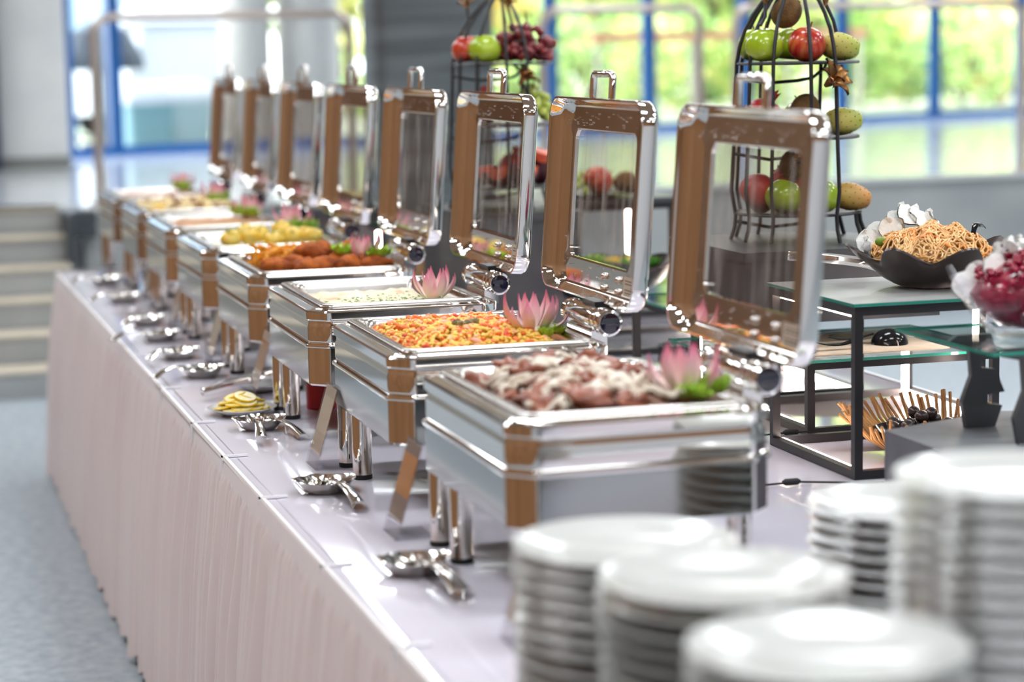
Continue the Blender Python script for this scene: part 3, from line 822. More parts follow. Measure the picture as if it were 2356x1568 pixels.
# C4 nuggets and fries
M_nug = mat('fried_crumb', srgb(196, 102, 26), .75, col2=srgb(140, 64, 14), nscale=28, bump=.6, bscale=160)
M_fry = mat('fried_potato', srgb(244, 176, 62), .45, col2=srgb(226, 146, 40), nscale=30)
pan_fill('pan_liner', 3, .270, mat('liner_white', srgb(238, 236, 228), .6), 'white paper liner under the fried nuggets', 'paper liner', .004, None, 4, .004)
nugs = []
for k in range(4):
    random.seed(80 + k)
    nugs.append(MB().ball((0, 0, 0), .047, .032, .026, 18, 12, jit=.16).mesh('nugget', M_nug, 80))
NUG = [(.10, .17, 'large fried nugget at the front corner of its pan'), (.175, .13, 'fried nugget lying at the near pan edge'), (.15, .22, 'long fried nugget on the pile by the fries'), (.225, .16, 'fried nugget in the middle of the near pan edge'),
       (.205, .26, 'plump fried nugget topmost of the pile'), (.275, .22, 'fried nugget leaning toward the lettuce'), (.285, .13, 'flat fried nugget in front of the lettuce'), (.36, .12, 'fried nugget in the pan corner behind the lettuce'), (.25, .30, 'dark fried nugget at the back of the pile'), (.33, .20, 'fried nugget beneath the lettuce leaves')]
for k, (x, y, lab) in enumerate(NUG):
    o = put('fried_nugget', nugs[k % 4], None, (x, CHY[3] + y, (.312 + (.028 if k in (4, 8) else 0))), (.15 * math.sin(k), .2 * math.cos(k * 2), .4 + k * 1.3))
    tag(o, lab, 'nugget', 'fried nuggets')
fry = MB().loft([[(x, y, z) for x, y in rrect(-.005, .005, -.005, .005, .0012, 1)] for z in (-.034, -.02, 0, .02, .034)], cap0=True, cap1=True).mesh('fry', M_fry, 30)
rnd = random.Random(12)
for k in range(95):
    x = rnd.uniform(.09, .36); y = rnd.uniform(.33, .53)
    o = put('french_fry', fry, None, (x, CHY[3] + y, .300 + rnd.uniform(0, .040)), (PI / 2 + rnd.uniform(-.45, .45), 0, rnd.uniform(0, PI)), (1, 1, rnd.uniform(.7, 1.15)))
    tag(o, 'golden french fry heaped behind the fried nuggets', 'french fry', 'french fries')

# C5 potatoes
M_pot = mat('boiled_potato', srgb(236, 186, 40), .35, col2=srgb(248, 220, 110), nscale=26, coat=.3)
pan_fill('white_rice', 4, .280, mat('white_rice', srgb(238, 234, 222), .6, col2=srgb(222, 216, 196), nscale=60, bump=.5, bscale=150), 'white rice bed under the yellow potatoes', 'rice', .016, 'stuff', 5)
pots = []
for k in range(3):
    random.seed(90 + k)
    pots.append(MB().ball((0, 0, 0), .032, .027, .026, 16, 10, jit=.10).mesh('potato', M_pot, 80))
POT = [(.10, .12), (.16, .14), (.23, .11), (.29, .13), (.35, .12), (.12, .21), (.20, .20), (.27, .20), (.345, .21), (.17, .28), (.30, .27)]
PL = ['yellow potato at the front pan corner', 'herbed potato second along the near pan edge', 'herbed potato third along the near pan edge', 'round potato fourth along the near pan edge', 'potato at the lettuce end of the near edge',
      'potato just behind the front pan corner', 'potato in the second row beside the olive', 'large round potato topmost of the heap', 'potato under the bright lettuce leaf', 'half hidden potato in front of the white rice', 'potato beside the broccoli floret']
fl = MB()
for k, (x, y) in enumerate(POT):
    z = .327 + (.020 if k == 7 else .006 * math.sin(k * 2.3))
    o = put('boiled_potato', pots[k % 3], None, (x, CHY[4] + y, z), (.3 * math.sin(k), .2, k * 1.7))
    tag(o, PL[k], 'potato', 'boiled potatoes')
    for q in range(14):
        a = rnd.uniform(0, 2 * PI); e = rnd.uniform(.2, 1.1)
        px, py, pz = x + .034 * math.sin(e) * math.cos(a), y + .029 * math.sin(e) * math.sin(a), z + .028 * math.cos(e)
        s = .0045
        fl.add([(px - s, py, pz), (px, py - s, pz + .002), (px + s, py, pz + .001), (px, py + s, pz + .003)], [(0, 1, 2, 3)])
tag(fl.build('chopped_parsley', M_parsley, None, (0, CHY[4], 0), smooth=0), 'chopped parsley flecks on the yellow potatoes', 'herbs', kind='stuff')
M_broc = mat('broccoli_green', srgb(60, 106, 36), .7, col2=srgb(92, 140, 52), nscale=60, bump=.8, bscale=120)
for k, (x, y, lab) in enumerate(((.265, .27, 'dark broccoli floret beside the large potato'), (.22, .29, 'smaller broccoli floret in front of the white rice'))):
    t = thing('broccoli_floret', lab, 'broccoli', (x, CHY[4] + y, .318), group='broccoli florets')
    hb = MB()
    for q in range(9):
        hb.ball((.016 * math.cos(q * 2.4) * (q % 3) / 2, .016 * math.sin(q * 2.4) * (q % 3) / 2, .018 - .003 * (q % 3)), .013, seg=8, rings=6, jit=.15)
    hb.build('head', M_broc, t, smooth=80)
    MB().tube([(0, 0, -.01), (0, 0, .014)], .009, 8).build('stalk', M_lettuce, t)
o = MB().ball((0, 0, 0), .012, .012, .012, 10, 8).build('black_olive', M_blackgl, None, (.12, CHY[4] + .30, .318))
tag(o, 'single black olive behind the yellow potatoes', 'olive')
# C6..C8
pan_fill('casserole', 5, .298, mat('casserole_brown', srgb(176, 120, 76), .45, col2=srgb(206, 160, 116), nscale=14), 'flat brown baked casserole in the sixth chafing dish', 'casserole', .010, 'stuff', 6)
pan_fill('baked_pasta', 6, .298, mat('pasta_bed', srgb(226, 186, 110), .45, col2=srgb(150, 96, 54), nscale=12), 'golden baked pasta in the seventh chafing dish', 'pasta', .016, 'stuff', 7)
grains('pasta_shells', 6, 320, .306, [M_rice, mat('pasta_brown', srgb(130, 84, 48), .5), mat('pasta_cream', srgb(236, 216, 164), .5)], 'loose yellow pasta pieces on the golden pasta bake', 'pasta', [4, 2, 3], .011, .018, 8)
pan_fill('far_stew', 7, .298, mat('far_stew', srgb(204, 176, 146), .45, col2=srgb(150, 84, 58), nscale=12), 'reddish brown stew in the farthest chafing dish', 'stew', .010, 'stuff', 8)

# ------------------------------------------------------------------ plate stacks
plate_me = MB().lathe([(.001, .004), (.070, .004), (.076, .0), (.082, .0), (.084, .005), (.112, .011), (.138, .0185), (.1425, .0205), (.1435, .0222), (.1425, .0236), (.139, .0232), (.110, .0150), (.090, .0105), (.082, .0085), (.001, .0082)], 56, cap0=True, cap1=True).mesh('plate', M_white, 60)
STACK = [('closest to the sign holder', -.035, -.63, .262, 'white plates in the stack closest to the sign holder'), ('in the middle of the three front stacks', -.02, -.925, .286, 'white plates in the middle stack'),
         ('in the stack cut off by the photo bottom', -.03, -1.235, .283, 'white plates in the stack cut off at the bottom'), ('in the low stack behind the tallest stack', .525, -.28, .20, 'white plates in the low stack'),
         ('in the tallest stack', .285, -1.06, .402, 'white plates in the tallest stack')]
for lab, x, y, top, grp in STACK:
    n = round((top - .0236) / .0200) + 1
    for k in range(n):
        z = (n - 1 - k) * .0200 + .0005
        o = put('dinner_plate', plate_me, None, (x + random.uniform(-.0022, .0022), y + random.uniform(-.0022, .0022), z))
        w = ('top' if k == 0 else ORD[k] + ' from top')
        tag(o, '%s white dinner plate %s' % (w, lab), 'plate', grp)

# ------------------------------------------------------------------ sign holders
def sign(y, x, label, card, rotz=0.0, h=.175):
    t = thing('menu_sign', label, 'sign', (x, y, 0.0005), (0, 0, rotz), group='acrylic menu signs')
    # front panel leans back; foot runs under toward the dish
    w = .105; lean = .052
    def P(u, v, d): return (v / h * lean + d, u, v)
    def slab(d0, d1, u0, u1, v0, v1): 
        vs = [P(u0, v0, d0), P(u1, v0, d0), P(u1, v1, d0), P(u0, v1, d0), P(u0, v0, d1), P(u1, v0, d1), P(u1, v1, d1), P(u0, v1, d1)]
        return MB().add(vs, [(3, 2, 1, 0), (4, 5, 6, 7), (0, 1, 5, 4), (1, 2, 6, 5), (2, 3, 7, 6), (3, 0, 4, 7)])
    slab(0, .0025, 0, w, .002, h).build('front_sheet', M_acrylic, t, smooth=0)
    slab(.0045, .007, 0, w, .002, h).build('back_sheet', M_acrylic, t, smooth=0)
    c = slab(.0028, .0042, .004, w - .004, .03, h - .006).build('menu_card', card, t, smooth=0)
    MB().box(.002, .075, 0, w, 0, .0025).build('foot', M_acrylic, t, smooth=0)
    return t
def card_mat(name, c1, c2):
    m = bpy.data.materials.new(name); m.use_nodes = True
    nt = m.node_tree; b = nt.nodes['Principled BSDF']
    tc = nt.nodes.new('ShaderNodeTexCoord'); sx = nt.nodes.new('ShaderNodeSeparateXYZ'); rp = nt.nodes.new('ShaderNodeValToRGB')
    nt.links.new(tc.outputs['Object'], sx.inputs[0]); 
    mu = nt.nodes.new('ShaderNodeMath'); mu.operation = 'MULTIPLY'; mu.inputs[1].default_value = 5.7
    nt.links.new(sx.outputs[2], mu.inputs[0]); nt.links.new(mu.outputs[0], rp.inputs[0])
    rp.color_ramp.interpolation = 'CONSTANT'
    rp.color_ramp.elements[0].color = c2; rp.color_ramp.elements[0].position = 0
    rp.color_ramp.elements[1].color = c1; rp.color_ramp.elements[1].position = .42
    e = rp.color_ramp.elements.new(.80); e.color = c1
    e = rp.color_ramp.elements.new(.84); e.color = c2
    nt.links.new(rp.outputs[0], b.inputs['Base Color']); b.inputs['Roughness'].default_value = .5
    return m
K1 = card_mat('card_cream', srgb(226, 204, 172), srgb(206, 184, 158))
K2 = card_mat('card_orange', srgb(214, 140, 56), srgb(150, 120, 100))
K3 = card_mat('card_tan', srgb(196, 150, 104), srgb(220, 206, 190))
SG = [(-.20, -.055, K3, 'acrylic menu sign beside the plate stacks'), (.60, -.05, K2, 'acrylic menu sign with orange picture before the orange rice'), (1.32, -.055, K1, 'cream menu sign standing before the red tin'),
      (2.30, -.02, K3, 'tan menu sign standing behind the lemon slices'), (2.98, -.03, K1, 'cream menu sign before the nuggets dish, nearer of its pair'), (3.16, .0, K1, 'cream menu sign before the nuggets dish, farther of its pair'),
      (3.85, -.02, K3, 'menu sign before the potatoes dish, nearer of its pair'), (4.0, .01, K1, 'menu sign before the potatoes dish, farther of its pair'), (4.75, 0, K1, 'menu sign second from the stairs end'), (5.45, 0, K3, 'menu sign closest to the stairs')]
for y, x, k, lab in SG: sign(y, x, lab, k)

# ------------------------------------------------------------------ spoon rests, spoons, tongs
def spoon_rest(x, y, label, m=M_cutlery, r=.066):
    mb = MB(); seg = 28; rings = []
    for q, z in ((.45, .003), (.50, 0.0), (.62, .003), (.80, .012), (.95, .022), (1.0, .0245), (.985, .0255), (.93, .0245), (.78, .0150), (.60, .006), (.3, .004)):
        rings.append([(r * q * math.cos(2 * PI * j / seg), r * q * .86 * math.sin(2 * PI * j / seg), z + .006 * (q ** 4) * abs(math.cos(2 * PI * j / seg)) ** 3) for j in range(seg)])
    mb.loft(rings, cap0=True, cap1=True)
    return tag(mb.build('spoon_rest', m, None, (x, y, .0005), smooth=60), label, 'spoon rest', 'spoon rests along the table')
def spoon(x, y, rot, label, tilt=.12, m=M_cutlery, L=.20, group='serving spoons on rests'):
    t = thing('serving_spoon', label, 'spoon', (x, y, .0195), (0, 0, rot), group=group)
    mb = MB(); seg = 20; rings = []
    for q, z in ((1.0, .012), (.9, .006), (.6, -.002), (.25, -.005), (.05, -.0055)):
        rings.append([(.027 * q * math.cos(2 * PI * j / seg), .040 * q * math.sin(2 * PI * j / seg), z) for j in range(seg)])
    for q, z in ((.05, -.0042), (.25, -.0035), (.6, -.0005), (.88, .0075), (1.0, .012)):
        rings.append([(.027 * q * math.cos(2 * PI * j / seg), .040 * q * math.sin(2 * PI * j / seg), z) for j in range(seg)])
    mb.loft(rings).build('bowl', m, t, smooth=80)
    hb = MB(); rr = []
    for k in range(13):
        s = k / 12
        yy = -.036 - L * s
        zz = .012 + .020 * math.sin(s * PI * .9) + tilt * .0 - .012 * s
        w = .005 + .0085 * s ** 1.5
        cr = .004 * s
        rr.append([(-w, yy, zz - cr), (-w * .5, yy, zz), (w * .5, yy, zz), (w, yy, zz - cr), (w, yy, zz - cr - .0018), (w * .5, yy, zz - .0018), (-w * .5, yy, zz - .0018), (-w, yy, zz - cr - .0018)])
    h = hb.loft(rr, cap0=True, cap1=True).build('handle', m, t, smooth=50)
    MB().lathe([(.0032, -.0004), (.0032, .0016)], 10, (0, -.036 - L * .93, .012 + .020 * math.sin(.93 * PI * .9) - .012 * .93)).build('hang_hole', M_black, h)
    return t
def fork_spoon(x, y, rot, label, m=M_cutlery, L=.17):
    t = thing('serving_fork', label, 'fork', (x, y, .030), (0, 0, rot), group='serving forks on rests')
    hb = MB(); rr = []
    for k in range(11):
        s = k / 10; yy = -.02 - L * s; zz = .012 * math.sin(s * PI) - .014 * s; w = .0045 + .011 * s ** 2; cr = .009 * s * s
        rr.append([(-w, yy, zz - cr), (-w * .5, yy, zz), (w * .5, yy, zz), (w, yy, zz - cr), (w, yy, zz - cr - .0018), (w * .5, yy, zz - .0018), (-w * .5, yy, zz - .0018), (-w, yy, zz - cr - .0018)])
    hb.loft(rr, cap0=True, cap1=True).build('handle', m, t, smooth=50)
    for k in (-1.5, -.5, .5, 1.5):
        MB().tube([(k * .004, -.022, 0), (k * .007, .01, -.006), (k * .0075, .05, -.004)], [.0028, .0022, .0012], 6).build('tine', m, t)
    return t
REST = [(-.075, .355, 'first', 'before the sauced meat'), (-.08, 1.095, 'second', 'before the orange rice'), (-.075, 1.885, 'third', 'next to the lemon plate')]
for k, (x, y, o_, w) in enumerate(REST):
    spoon_rest(x, y, 'shiny steel spoon rest %s' % w)
    spoon(x - .008, y, (.10, .12, -.12)[k], 'steel serving spoon lying in the rest %s' % w)
    fork_spoon(x + .012, y - .01, (-.06, -.10, .10)[k] + .2, 'steel serving fork crossing the spoon %s' % w)
FAR = [(-.11, 2.78, 'past the tongs'), (-.12, 3.17, 'before the nuggets dish'), (-.12, 3.60, 'before the potatoes dish'), (-.11, 4.02, 'past the potatoes dish'), (-.105, 4.72, 'before the golden pasta'), (-.10, 5.38, 'closest to the stairs')]
for k, (x, y, w) in enumerate(FAR):
    spoon_rest(x + .03, y, 'steel spoon rest far down the table %s' % w)
    spoon(x + .03, y, (-.9, -.6, -1.0, -.5, -.8, -.9)[k], 'steel spoon pointing to the table edge %s' % w, L=.15)
# white dish with black handled tongs
M_dishw = M_white
t = MB().lathe([(.03, 0), (.035, 0), (.055, .010), (.075, .020), (.077, .022), (.074, .0225), (.052, .0125), (.033, .004), (.001, .004)], 32).build('side_dish', M_dishw, None, (.035, 2.47, .0005), smooth=60)
tag(t, 'small white dish under the steel tongs', 'dish')
def tongs(loc, rot, label, m=M_cutlery, L=.24, grp='steel tongs', spread=.02):
    t = thing('serving_tongs', label, 'tongs', loc, rot, group=grp)
    for sgn in (-1, 1):
        rr = []
        for k in range(12):
            s = k / 11
            xx = -L / 2 + L * s
            yy = sgn * (.004 + spread * math.sin(s * PI * .62))
            w = .010 - .003 * s + (.006 * max(0, s - .8) * 5)
            zc = .004 * math.sin(s * PI)
            rr.append([(xx, yy - .0012, -w + zc), (xx, yy - .0012 + sgn * .004, zc), (xx, yy - .0012, w + zc), (xx, yy + .0012, w + zc), (xx, yy + .0012 + sgn * .004, zc), (xx, yy + .0012, -w + zc)])
        MB().loft(rr, cap0=True, cap1=True).build('arm', m, t, smooth=50)
    MB().loft([[(-L / 2 - .004 + dx, .008 * math.cos(a * PI / 6), .0105 * math.sin(a * PI / 6)) for a in range(12)] for dx in (0, .012)], cap0=True, cap1=True).build('spring_end', m, t)
    return t
tongs((-.028, 2.40, .038), (0, -.10, .42), 'steel tongs resting on the small white dish')
# lemon plate
LP = (-.078, 2.115)
t = MB().lathe([(.04, 0), (.045, 0), (.062, .008), (.084, .0175), (.086, .019), (.084, .0198), (.060, .0105), (.042, .004), (.001, .004)], 40).build('lemon_plate', M_white, None, (LP[0], LP[1], .0005), smooth=60)
tag(t, 'small white plate holding the lemon slices', 'plate')
M_rind = mat('lemon_rind', srgb(250, 206, 30), .35)
M_pulp = mat('lemon_pulp', srgb(250, 230, 120), .3, col2=srgb(254, 248, 210), nscale=90, coat=.4)
rind = MB().lathe([(.0265, 0), (.0285, .0008), (.0285, .0042), (.0265, .005)], 24, cap0=False, cap1=False).mesh('rind', M_rind, 40)
pulp = MB().lathe([(.001, .0002), (.0268, .0002), (.0268, .0048), (.001, .0048)], 24).mesh('pulp', M_pulp, 40)
LEM = []
rnd = random.Random(21)
for n_, rad, z_, tl in ((11, .040, .020, .22), (8, .030, .031, .30), (5, .018, .041, .25)):
    for k in range(n_):
        a = k * 2 * PI / n_ + z_ * 30
        LEM.append((rad * math.cos(a), rad * math.sin(a), z_ + .003 * (k % 2), (-tl * math.sin(a) + rnd.uniform(-.12, .12), tl * math.cos(a) + rnd.uniform(-.1, .1), 0), n_))
LLAB = {11: 'thin lemon slice in the lowest ring on the small white plate', 8: 'thin lemon slice in the middle layer of the lemon pile', 5: 'thin lemon slice on top of the lemon pile'}
for k, (x, y, z, r_, n_) in enumerate(LEM):
    t = thing('lemon_slice', LLAB[n_], 'lemon slice', (LP[0] + x, LP[1] + y, z), r_, {11: 'lemon slices in the lowest ring', 8: 'lemon slices in the middle layer', 5: 'lemon slices on top'}[n_])
    put('rind', rind, t); put('pulp', pulp, t)
# red tin under the third dish
t = thing('red_tin', 'red cylindrical tin standing under the gratin chafing dish', 'tin', (.125, 2.135, .0005))
MB().lathe([(.036, 0), (.038, .002), (.038, .083), (.036, .085)], 28).build('can', mat('red_paint', srgb(190, 20, 34), .3), t, smooth=40)
MB().lathe([(.034, .085), (.034, .088), (.030, .088), (.029, .086)], 28).build('lid', M_steel, t, smooth=40)

# ------------------------------------------------------------------ display frames with glass shelves
def frame(x0, x1, y0, y1, h, label, leds=(), th=.018):
    t = thing('display_frame', label, 'display stand', (0, 0, .0006), group='black metal display frames')
    for x in (x0, x1 - th):
        for y in (y0, y1 - th):
            MB().box(x, x + th, y, y + th, 0, h).build('leg', M_black, t, smooth=0)
    for z in (0, h - th):
        for y in (y0, y1 - th):
            MB().box(x0 + th, x1 - th, y, y + th, z, z + th).build('bar', M_black, t, smooth=0)
        for x in (x0, x1 - th):
            MB().box(x, x + th, y0 + th, y1 - th, z, z + th).build('bar', M_black, t, smooth=0)
    for b in leds:
        MB().box(*b).build('led_strip', M_led, t, smooth=0)
    return t
def glass(x0, x1, y0, y1, z, label, frost=None):
    t = thing('glass_shelf', label, 'glass shelf', (0, 0, 0), group='glass shelves on the display frames')
    MB().box(x0, x1, y0, y1, z, z + .007).build('sheet', M_shelfglass if not frost else frost, t, smooth=0)
    e = .0006
    for q, b in enumerate(((x0 - e, x1 + e, y0 - e, y0 + .002, z + .0004, z + .0066), (x0 - e, x1 + e, y1 - .002, y1 + e, z + .0004, z + .0066), (x0 - e, x0 + .002, y0, y1, z + .0004, z + .0066), (x1 - .002, x1 + e, y0, y1, z + .0004, z + .0066))):
        MB().box(*b).build('polished_edge', M_glassedge, t, smooth=0)
    return t
M_frost = mat('frosted_glass', srgb(206, 206, 204), .28, trans=.35, ior=1.3, spec=.6)
T_ = .018
def led_y(x, y0, y1, z): return (x, x + .010, y0 + T_, y1 - T_, z, z + .010)
# frame A: front right, noodle bowl above
A0 = (.952, 1.47, .806, 1.245)
frame(*A0, .352, 'black metal frame with light strips carrying the noodle bowl', leds=[
    (A0[0] + T_, A0[0] + T_ + .010, A0[2] + T_, A0[3] - T_, .006, .016), (A0[0] + T_, A0[0] + T_ + .008, A0[2] + T_, A0[3] - T_, .352 - T_ - .008, .352 - T_ - .0005),
    (A0[1] - T_ - .012, A0[1] - T_, A0[3] - T_ - .002, A0[3] - T_ + .008, T_, .334)])
glass(A0[0] - .004, A0[1] + .004, A0[2] - .004, A0[3] + .004, .3526, 'frosted glass shelf under the noodle bowl', M_frost)
# frame B: lower, behind A
B0 = (1.067, 1.545, 1.30, 1.76)
frame(*B0, .168, 'low black metal frame carrying the two black ladles', leds=[
    (B0[1] - T_ - .012, B0[1] - T_, B0[2] + T_, B0[3] - T_ - .012, .004, .016), (B0[1] - T_ - .012, B0[1] - T_ + .002, B0[3] - T_ - .012, B0[3] - T_, .016, .15),
    (B0[0] + T_, B0[0] + T_ + .01, B0[2] + T_, B0[3] - T_, .006, .016)])
glass(B0[0] - .16, B0[1] + .004, B0[2] - .02, B0[3] + .004, .1686, 'low glass shelf under the two black ladles')
# frame C carries the black riser with the apple stand
C0 = (.985, 1.44, 1.80, 2.25)
frame(*C0, .222, 'black metal frame under the black box riser', leds=[(C0[1] - T_ - .012, C0[1] - T_, C0[2] + T_, C0[3] - T_, .004, .016), (C0[0] + T_, C0[0] + T_ + .012, C0[2] + T_, C0[2] + T_ + .012, .02, .20)])
glass(C0[0] - .02, C0[1] + .08, 1.56, C0[3], .2226, 'glass shelf under the black box riser')
# frame D
D0 = (1.02, 1.52, 2.69, 3.15)
frame(*D0, .165, 'low black metal frame between the two fruit stands', leds=[(D0[0] + T_, D0[0] + T_ + .012, D0[2] + T_, D0[3] - T_, .004, .016), (D0[0] + T_, D0[0] + T_ + .012, D0[3] - T_ - .012, D0[3] - T_, .02, .145), (D0[1] - T_ - .012, D0[1] - T_, D0[2] + T_, D0[3] - T_, .004, .016)])
glass(D0[0] - .004, D0[1] + .03, D0[2] - .01, D0[3] + .004, .1656, 'low glass shelf between the two fruit stands')
# frame E: tall table with fruit platter
E0 = (1.09, 1.585, 3.52, 3.95)
frame(*E0, .372, 'tall black metal frame carrying the fruit platter', leds=[(E0[0] + T_, E0[0] + T_ + .012, E0[2] + T_, E0[3] - T_, .004, .016), (E0[0] + T_, E0[0] + T_ + .012, E0[3] - T_ - .012, E0[3] - T_, .02, .35), (E0[1] - T_ - .012, E0[1] - T_, E0[3] - T_ - .012, E0[3] - T_, .02, .35)], th=.022)
o = MB().prism(rrect(E0[0] - .01, E0[1] + .01, E0[2] - .01, E0[3] + .01, .004, 2), .373, .388).build('board_shelf', mat('black_board', srgb(74, 76, 80), .3), None)
tag(o, 'black board shelf under the fruit platter', 'shelf')
# further frames down the table, with their light strips
G0 = (.80, 1.30, 4.4, 4.9)
frame(*G0, .26, 'black metal frame far down the table', leds=[(G0[0] + T_, G0[0] + T_ + .014, G0[2] + T_, G0[3] - T_, .004, .016), (G0[0] + T_, G0[0] + T_ + .014, G0[3] - T_ - .012, G0[3] - T_, .02, .24), (G0[0] - .012, G0[0] - .001, G0[2] + .0, G0[2] + .012, .02, .24)])
glass(G0[0], G0[1], G0[2], G0[3], .2606, 'glass shelf far down the table')

# black box risers
M_box = mat('black_box', srgb(62, 62, 66), .4, col2=srgb(74, 74, 78), nscale=6)
def riser(poly, z0, z1, label, rim=.022):
    t = thing('box_riser', label, 'riser', group='black box risers')
    cx = sum(p[0] for p in poly) / len(poly); cy = sum(p[1] for p in poly) / len(poly)
    MB().prism([(cx + (x - cx) * .985, cy + (y - cy) * .985) for x, y in poly], z0, z1 - rim).build('carcass', M_box, t, smooth=0)
    MB().prism(poly, z1 - rim, z1).build('top_panel', M_box, t, smooth=0)
    return t
riser([(.995, 1.50), (1.50, 1.50), (1.53, 1.70), (1.40, 1.99), (.995, 1.99)], .2305, .40, 'black box riser under the apple and kiwi fruit stand')
riser([(.72, 2.95), (1.08, 2.95), (1.08, 3.46), (.72, 3.46)], .0006, .40, 'tall black box riser under the grape fruit stand')

# ------------------------------------------------------------------ fruit stands
def apple_me(name, r, m):
    prof = []
    for k in range(17):
        th = PI * k / 16
        rr = r * math.sin(th) * (1 + .06 * math.cos(th))
        z = r * .94 * math.cos(th)
        if k < 4: z -= r * .24 * (1 - k / 4) ** 1.6
        if k > 13: z += r * .14 * ((k - 13) / 3) ** 1.5
        prof.append((max(rr, .0006), -z))
    mb = MB(); seg = 24
    rings = [[(q * math.cos(2 * PI * j / seg) * (1 + .018 * math.cos(5 * 2 * PI * j / seg)), q * math.sin(2 * PI * j / seg) * (1 + .018 * math.cos(5 * 2 * PI * j / seg)), z) for j in range(seg)] for q, z in prof]
    return mb.loft(rings, cap0=True, cap1=True).mesh(name, m, 80)
M_green = mat('green_apple', srgb(146, 176, 20), .22, col2=srgb(172, 194, 52), nscale=12, coat=.4)
M_red = mat('red_apple', srgb(176, 34, 30), .25, col2=srgb(222, 120, 62), nscale=14, stretch=(4, 4, .6), coat=.4, contrast=(.42, .75))
M_pome = mat('pomegranate', srgb(176, 36, 40), .35, col2=srgb(204, 70, 62), nscale=9)
M_kiwi = mat('kiwi_skin', srgb(122, 90, 50), .85, col2=srgb(98, 70, 38), nscale=40, bump=.4, bscale=220)
M_prick = mat('prickly_green', srgb(152, 172, 64), .45, col2=srgb(192, 178, 92), nscale=8)
M_pricko = mat('prickly_orange', srgb(208, 140, 78), .45, col2=srgb(190, 156, 84), nscale=8)
M_stem = mat('fruit_stem', srgb(110, 78, 40), .7)
M_grape = mat('red_grape', srgb(110, 30, 44), .25, col2=srgb(150, 58, 52), nscale=20, coat=.3)
M_ggrape = mat('green_grape', srgb(170, 186, 70), .25, col2=srgb(196, 204, 104), nscale=20, coat=.3)
APP = {'green': apple_me('flesh', .046, M_green), 'red': apple_me('flesh', .046, M_red), 'pome': apple_me('flesh', .050, M_pome)}
STEM = MB().tube([(0, 0, .028), (.002, 0, .042), (.008, 0, .056)], [.0014, .0013, .0020], 6).mesh('stem', M_stem)
def apple(kind, loc, rot, label, grp, s=1.0):
    t = thing('green_apple' if kind == 'green' else 'red_apple', label, 'apple', loc, rot, grp)
    put('flesh', APP[kind], t); put('stem', STEM, t); t.scale = (s, s, s)
    return t
def pomegranate(loc, rot, label, grp):
    t = thing('pomegranate', label, 'pomegranate', loc, rot, grp)
    put('flesh', APP['pome'], t)
    cr = MB(); rings = []
    for z, r in ((.036, .012), (.050, .013), (.066, .020)):
        rings.append([((r if z < .06 or j % 2 else r * .6) * math.cos(2 * PI * j / 12), (r if z < .06 or j % 2 else r * .6) * math.sin(2 * PI * j / 12), z + (.010 if (z > .06 and j % 2) else 0)) for j in range(12)])
    cr.loft(rings).build('crown', M_pome, t, smooth=0)
    return t
KIWI = MB().ball((0, 0, 0), .035, .035, .040, 20, 14).mesh('kiwi', M_kiwi, 80)
def kiwi(loc, rot, label, grp):
    t = thing('kiwi_fruit', label, 'kiwi', loc, rot, grp)
    put('skin', KIWI, t); MB().lathe([(.006, .0385), (.005, .042), (.001, .0415)], 8).build('tip', M_stem, t)
    return t
def prick_parts():
    prof = [(.001, -.046), (.014, -.045), (.026, -.036), (.033, -.018), (.034, 0), (.031, .016), (.025, .032), (.018, .043), (.012, .047), (.001, .045)]
    sk_ = MB().lathe(prof, 22)
    d = MB(); k = 0
    for z in [-.03 + .0115 * q for q in range(7)]:
        r = [p for p in prof if p[1] <= z][-1]; r2 = [p for p in prof if p[1] > z][0]
        f_ = (z - r[1]) / (r2[1] - r[1]); rr = r[0] + (r2[0] - r[0]) * f_
        for j in range(8):
            a = 2 * PI * (j + .5 * (k % 2)) / 8
            d.ball((rr * math.cos(a), rr * math.sin(a), z), .0014, seg=6, rings=4)
        k += 1
    return sk_, d.mesh('spines', mat('spine_brown', srgb(70, 50, 36), .8))
_ps, _pd = prick_parts()
PRG, PRO = _ps.mesh('skin', M_prick, 60), _ps.mesh('skin', M_pricko, 60)
def prickly(me, loc, rot, label, grp):
    t = thing('prickly_pear', label, 'prickly pear', loc, rot, grp)
    put('skin', me, t); tag(put('spines', _pd, t), kind='stuff')
    return t
M_copper = mat('copper_patina', srgb(196, 138, 76), .32, 0.8, col2=srgb(120, 92, 64), nscale=60)
FP = []
_p = MB()
_vs = []
for a in range(7):
    s = a / 6
    w = .0085 * math.sin(PI * min(1, s * .9 + .08)) * (1 - s ** 5)
    for b in (-1, 0, 1): _vs.append((.004 + .028 * s, b * w, .002 + .010 * math.sin(s * 2.2) - (.003 if b == 0 else 0)))
_p.add(_vs, [(a * 3 + b, a * 3 + b + 1, (a + 1) * 3 + b + 1, (a + 1) * 3 + b) for a in range(6) for b in range(2)])
_p.add([(x, y, z - .0012) for x, y, z in _vs], [(a * 3 + b, (a + 1) * 3 + b, (a + 1) * 3 + b + 1, a * 3 + b + 1) for a in range(6) for b in range(2)])
CPET = _p.mesh('petal', M_copper, 80)
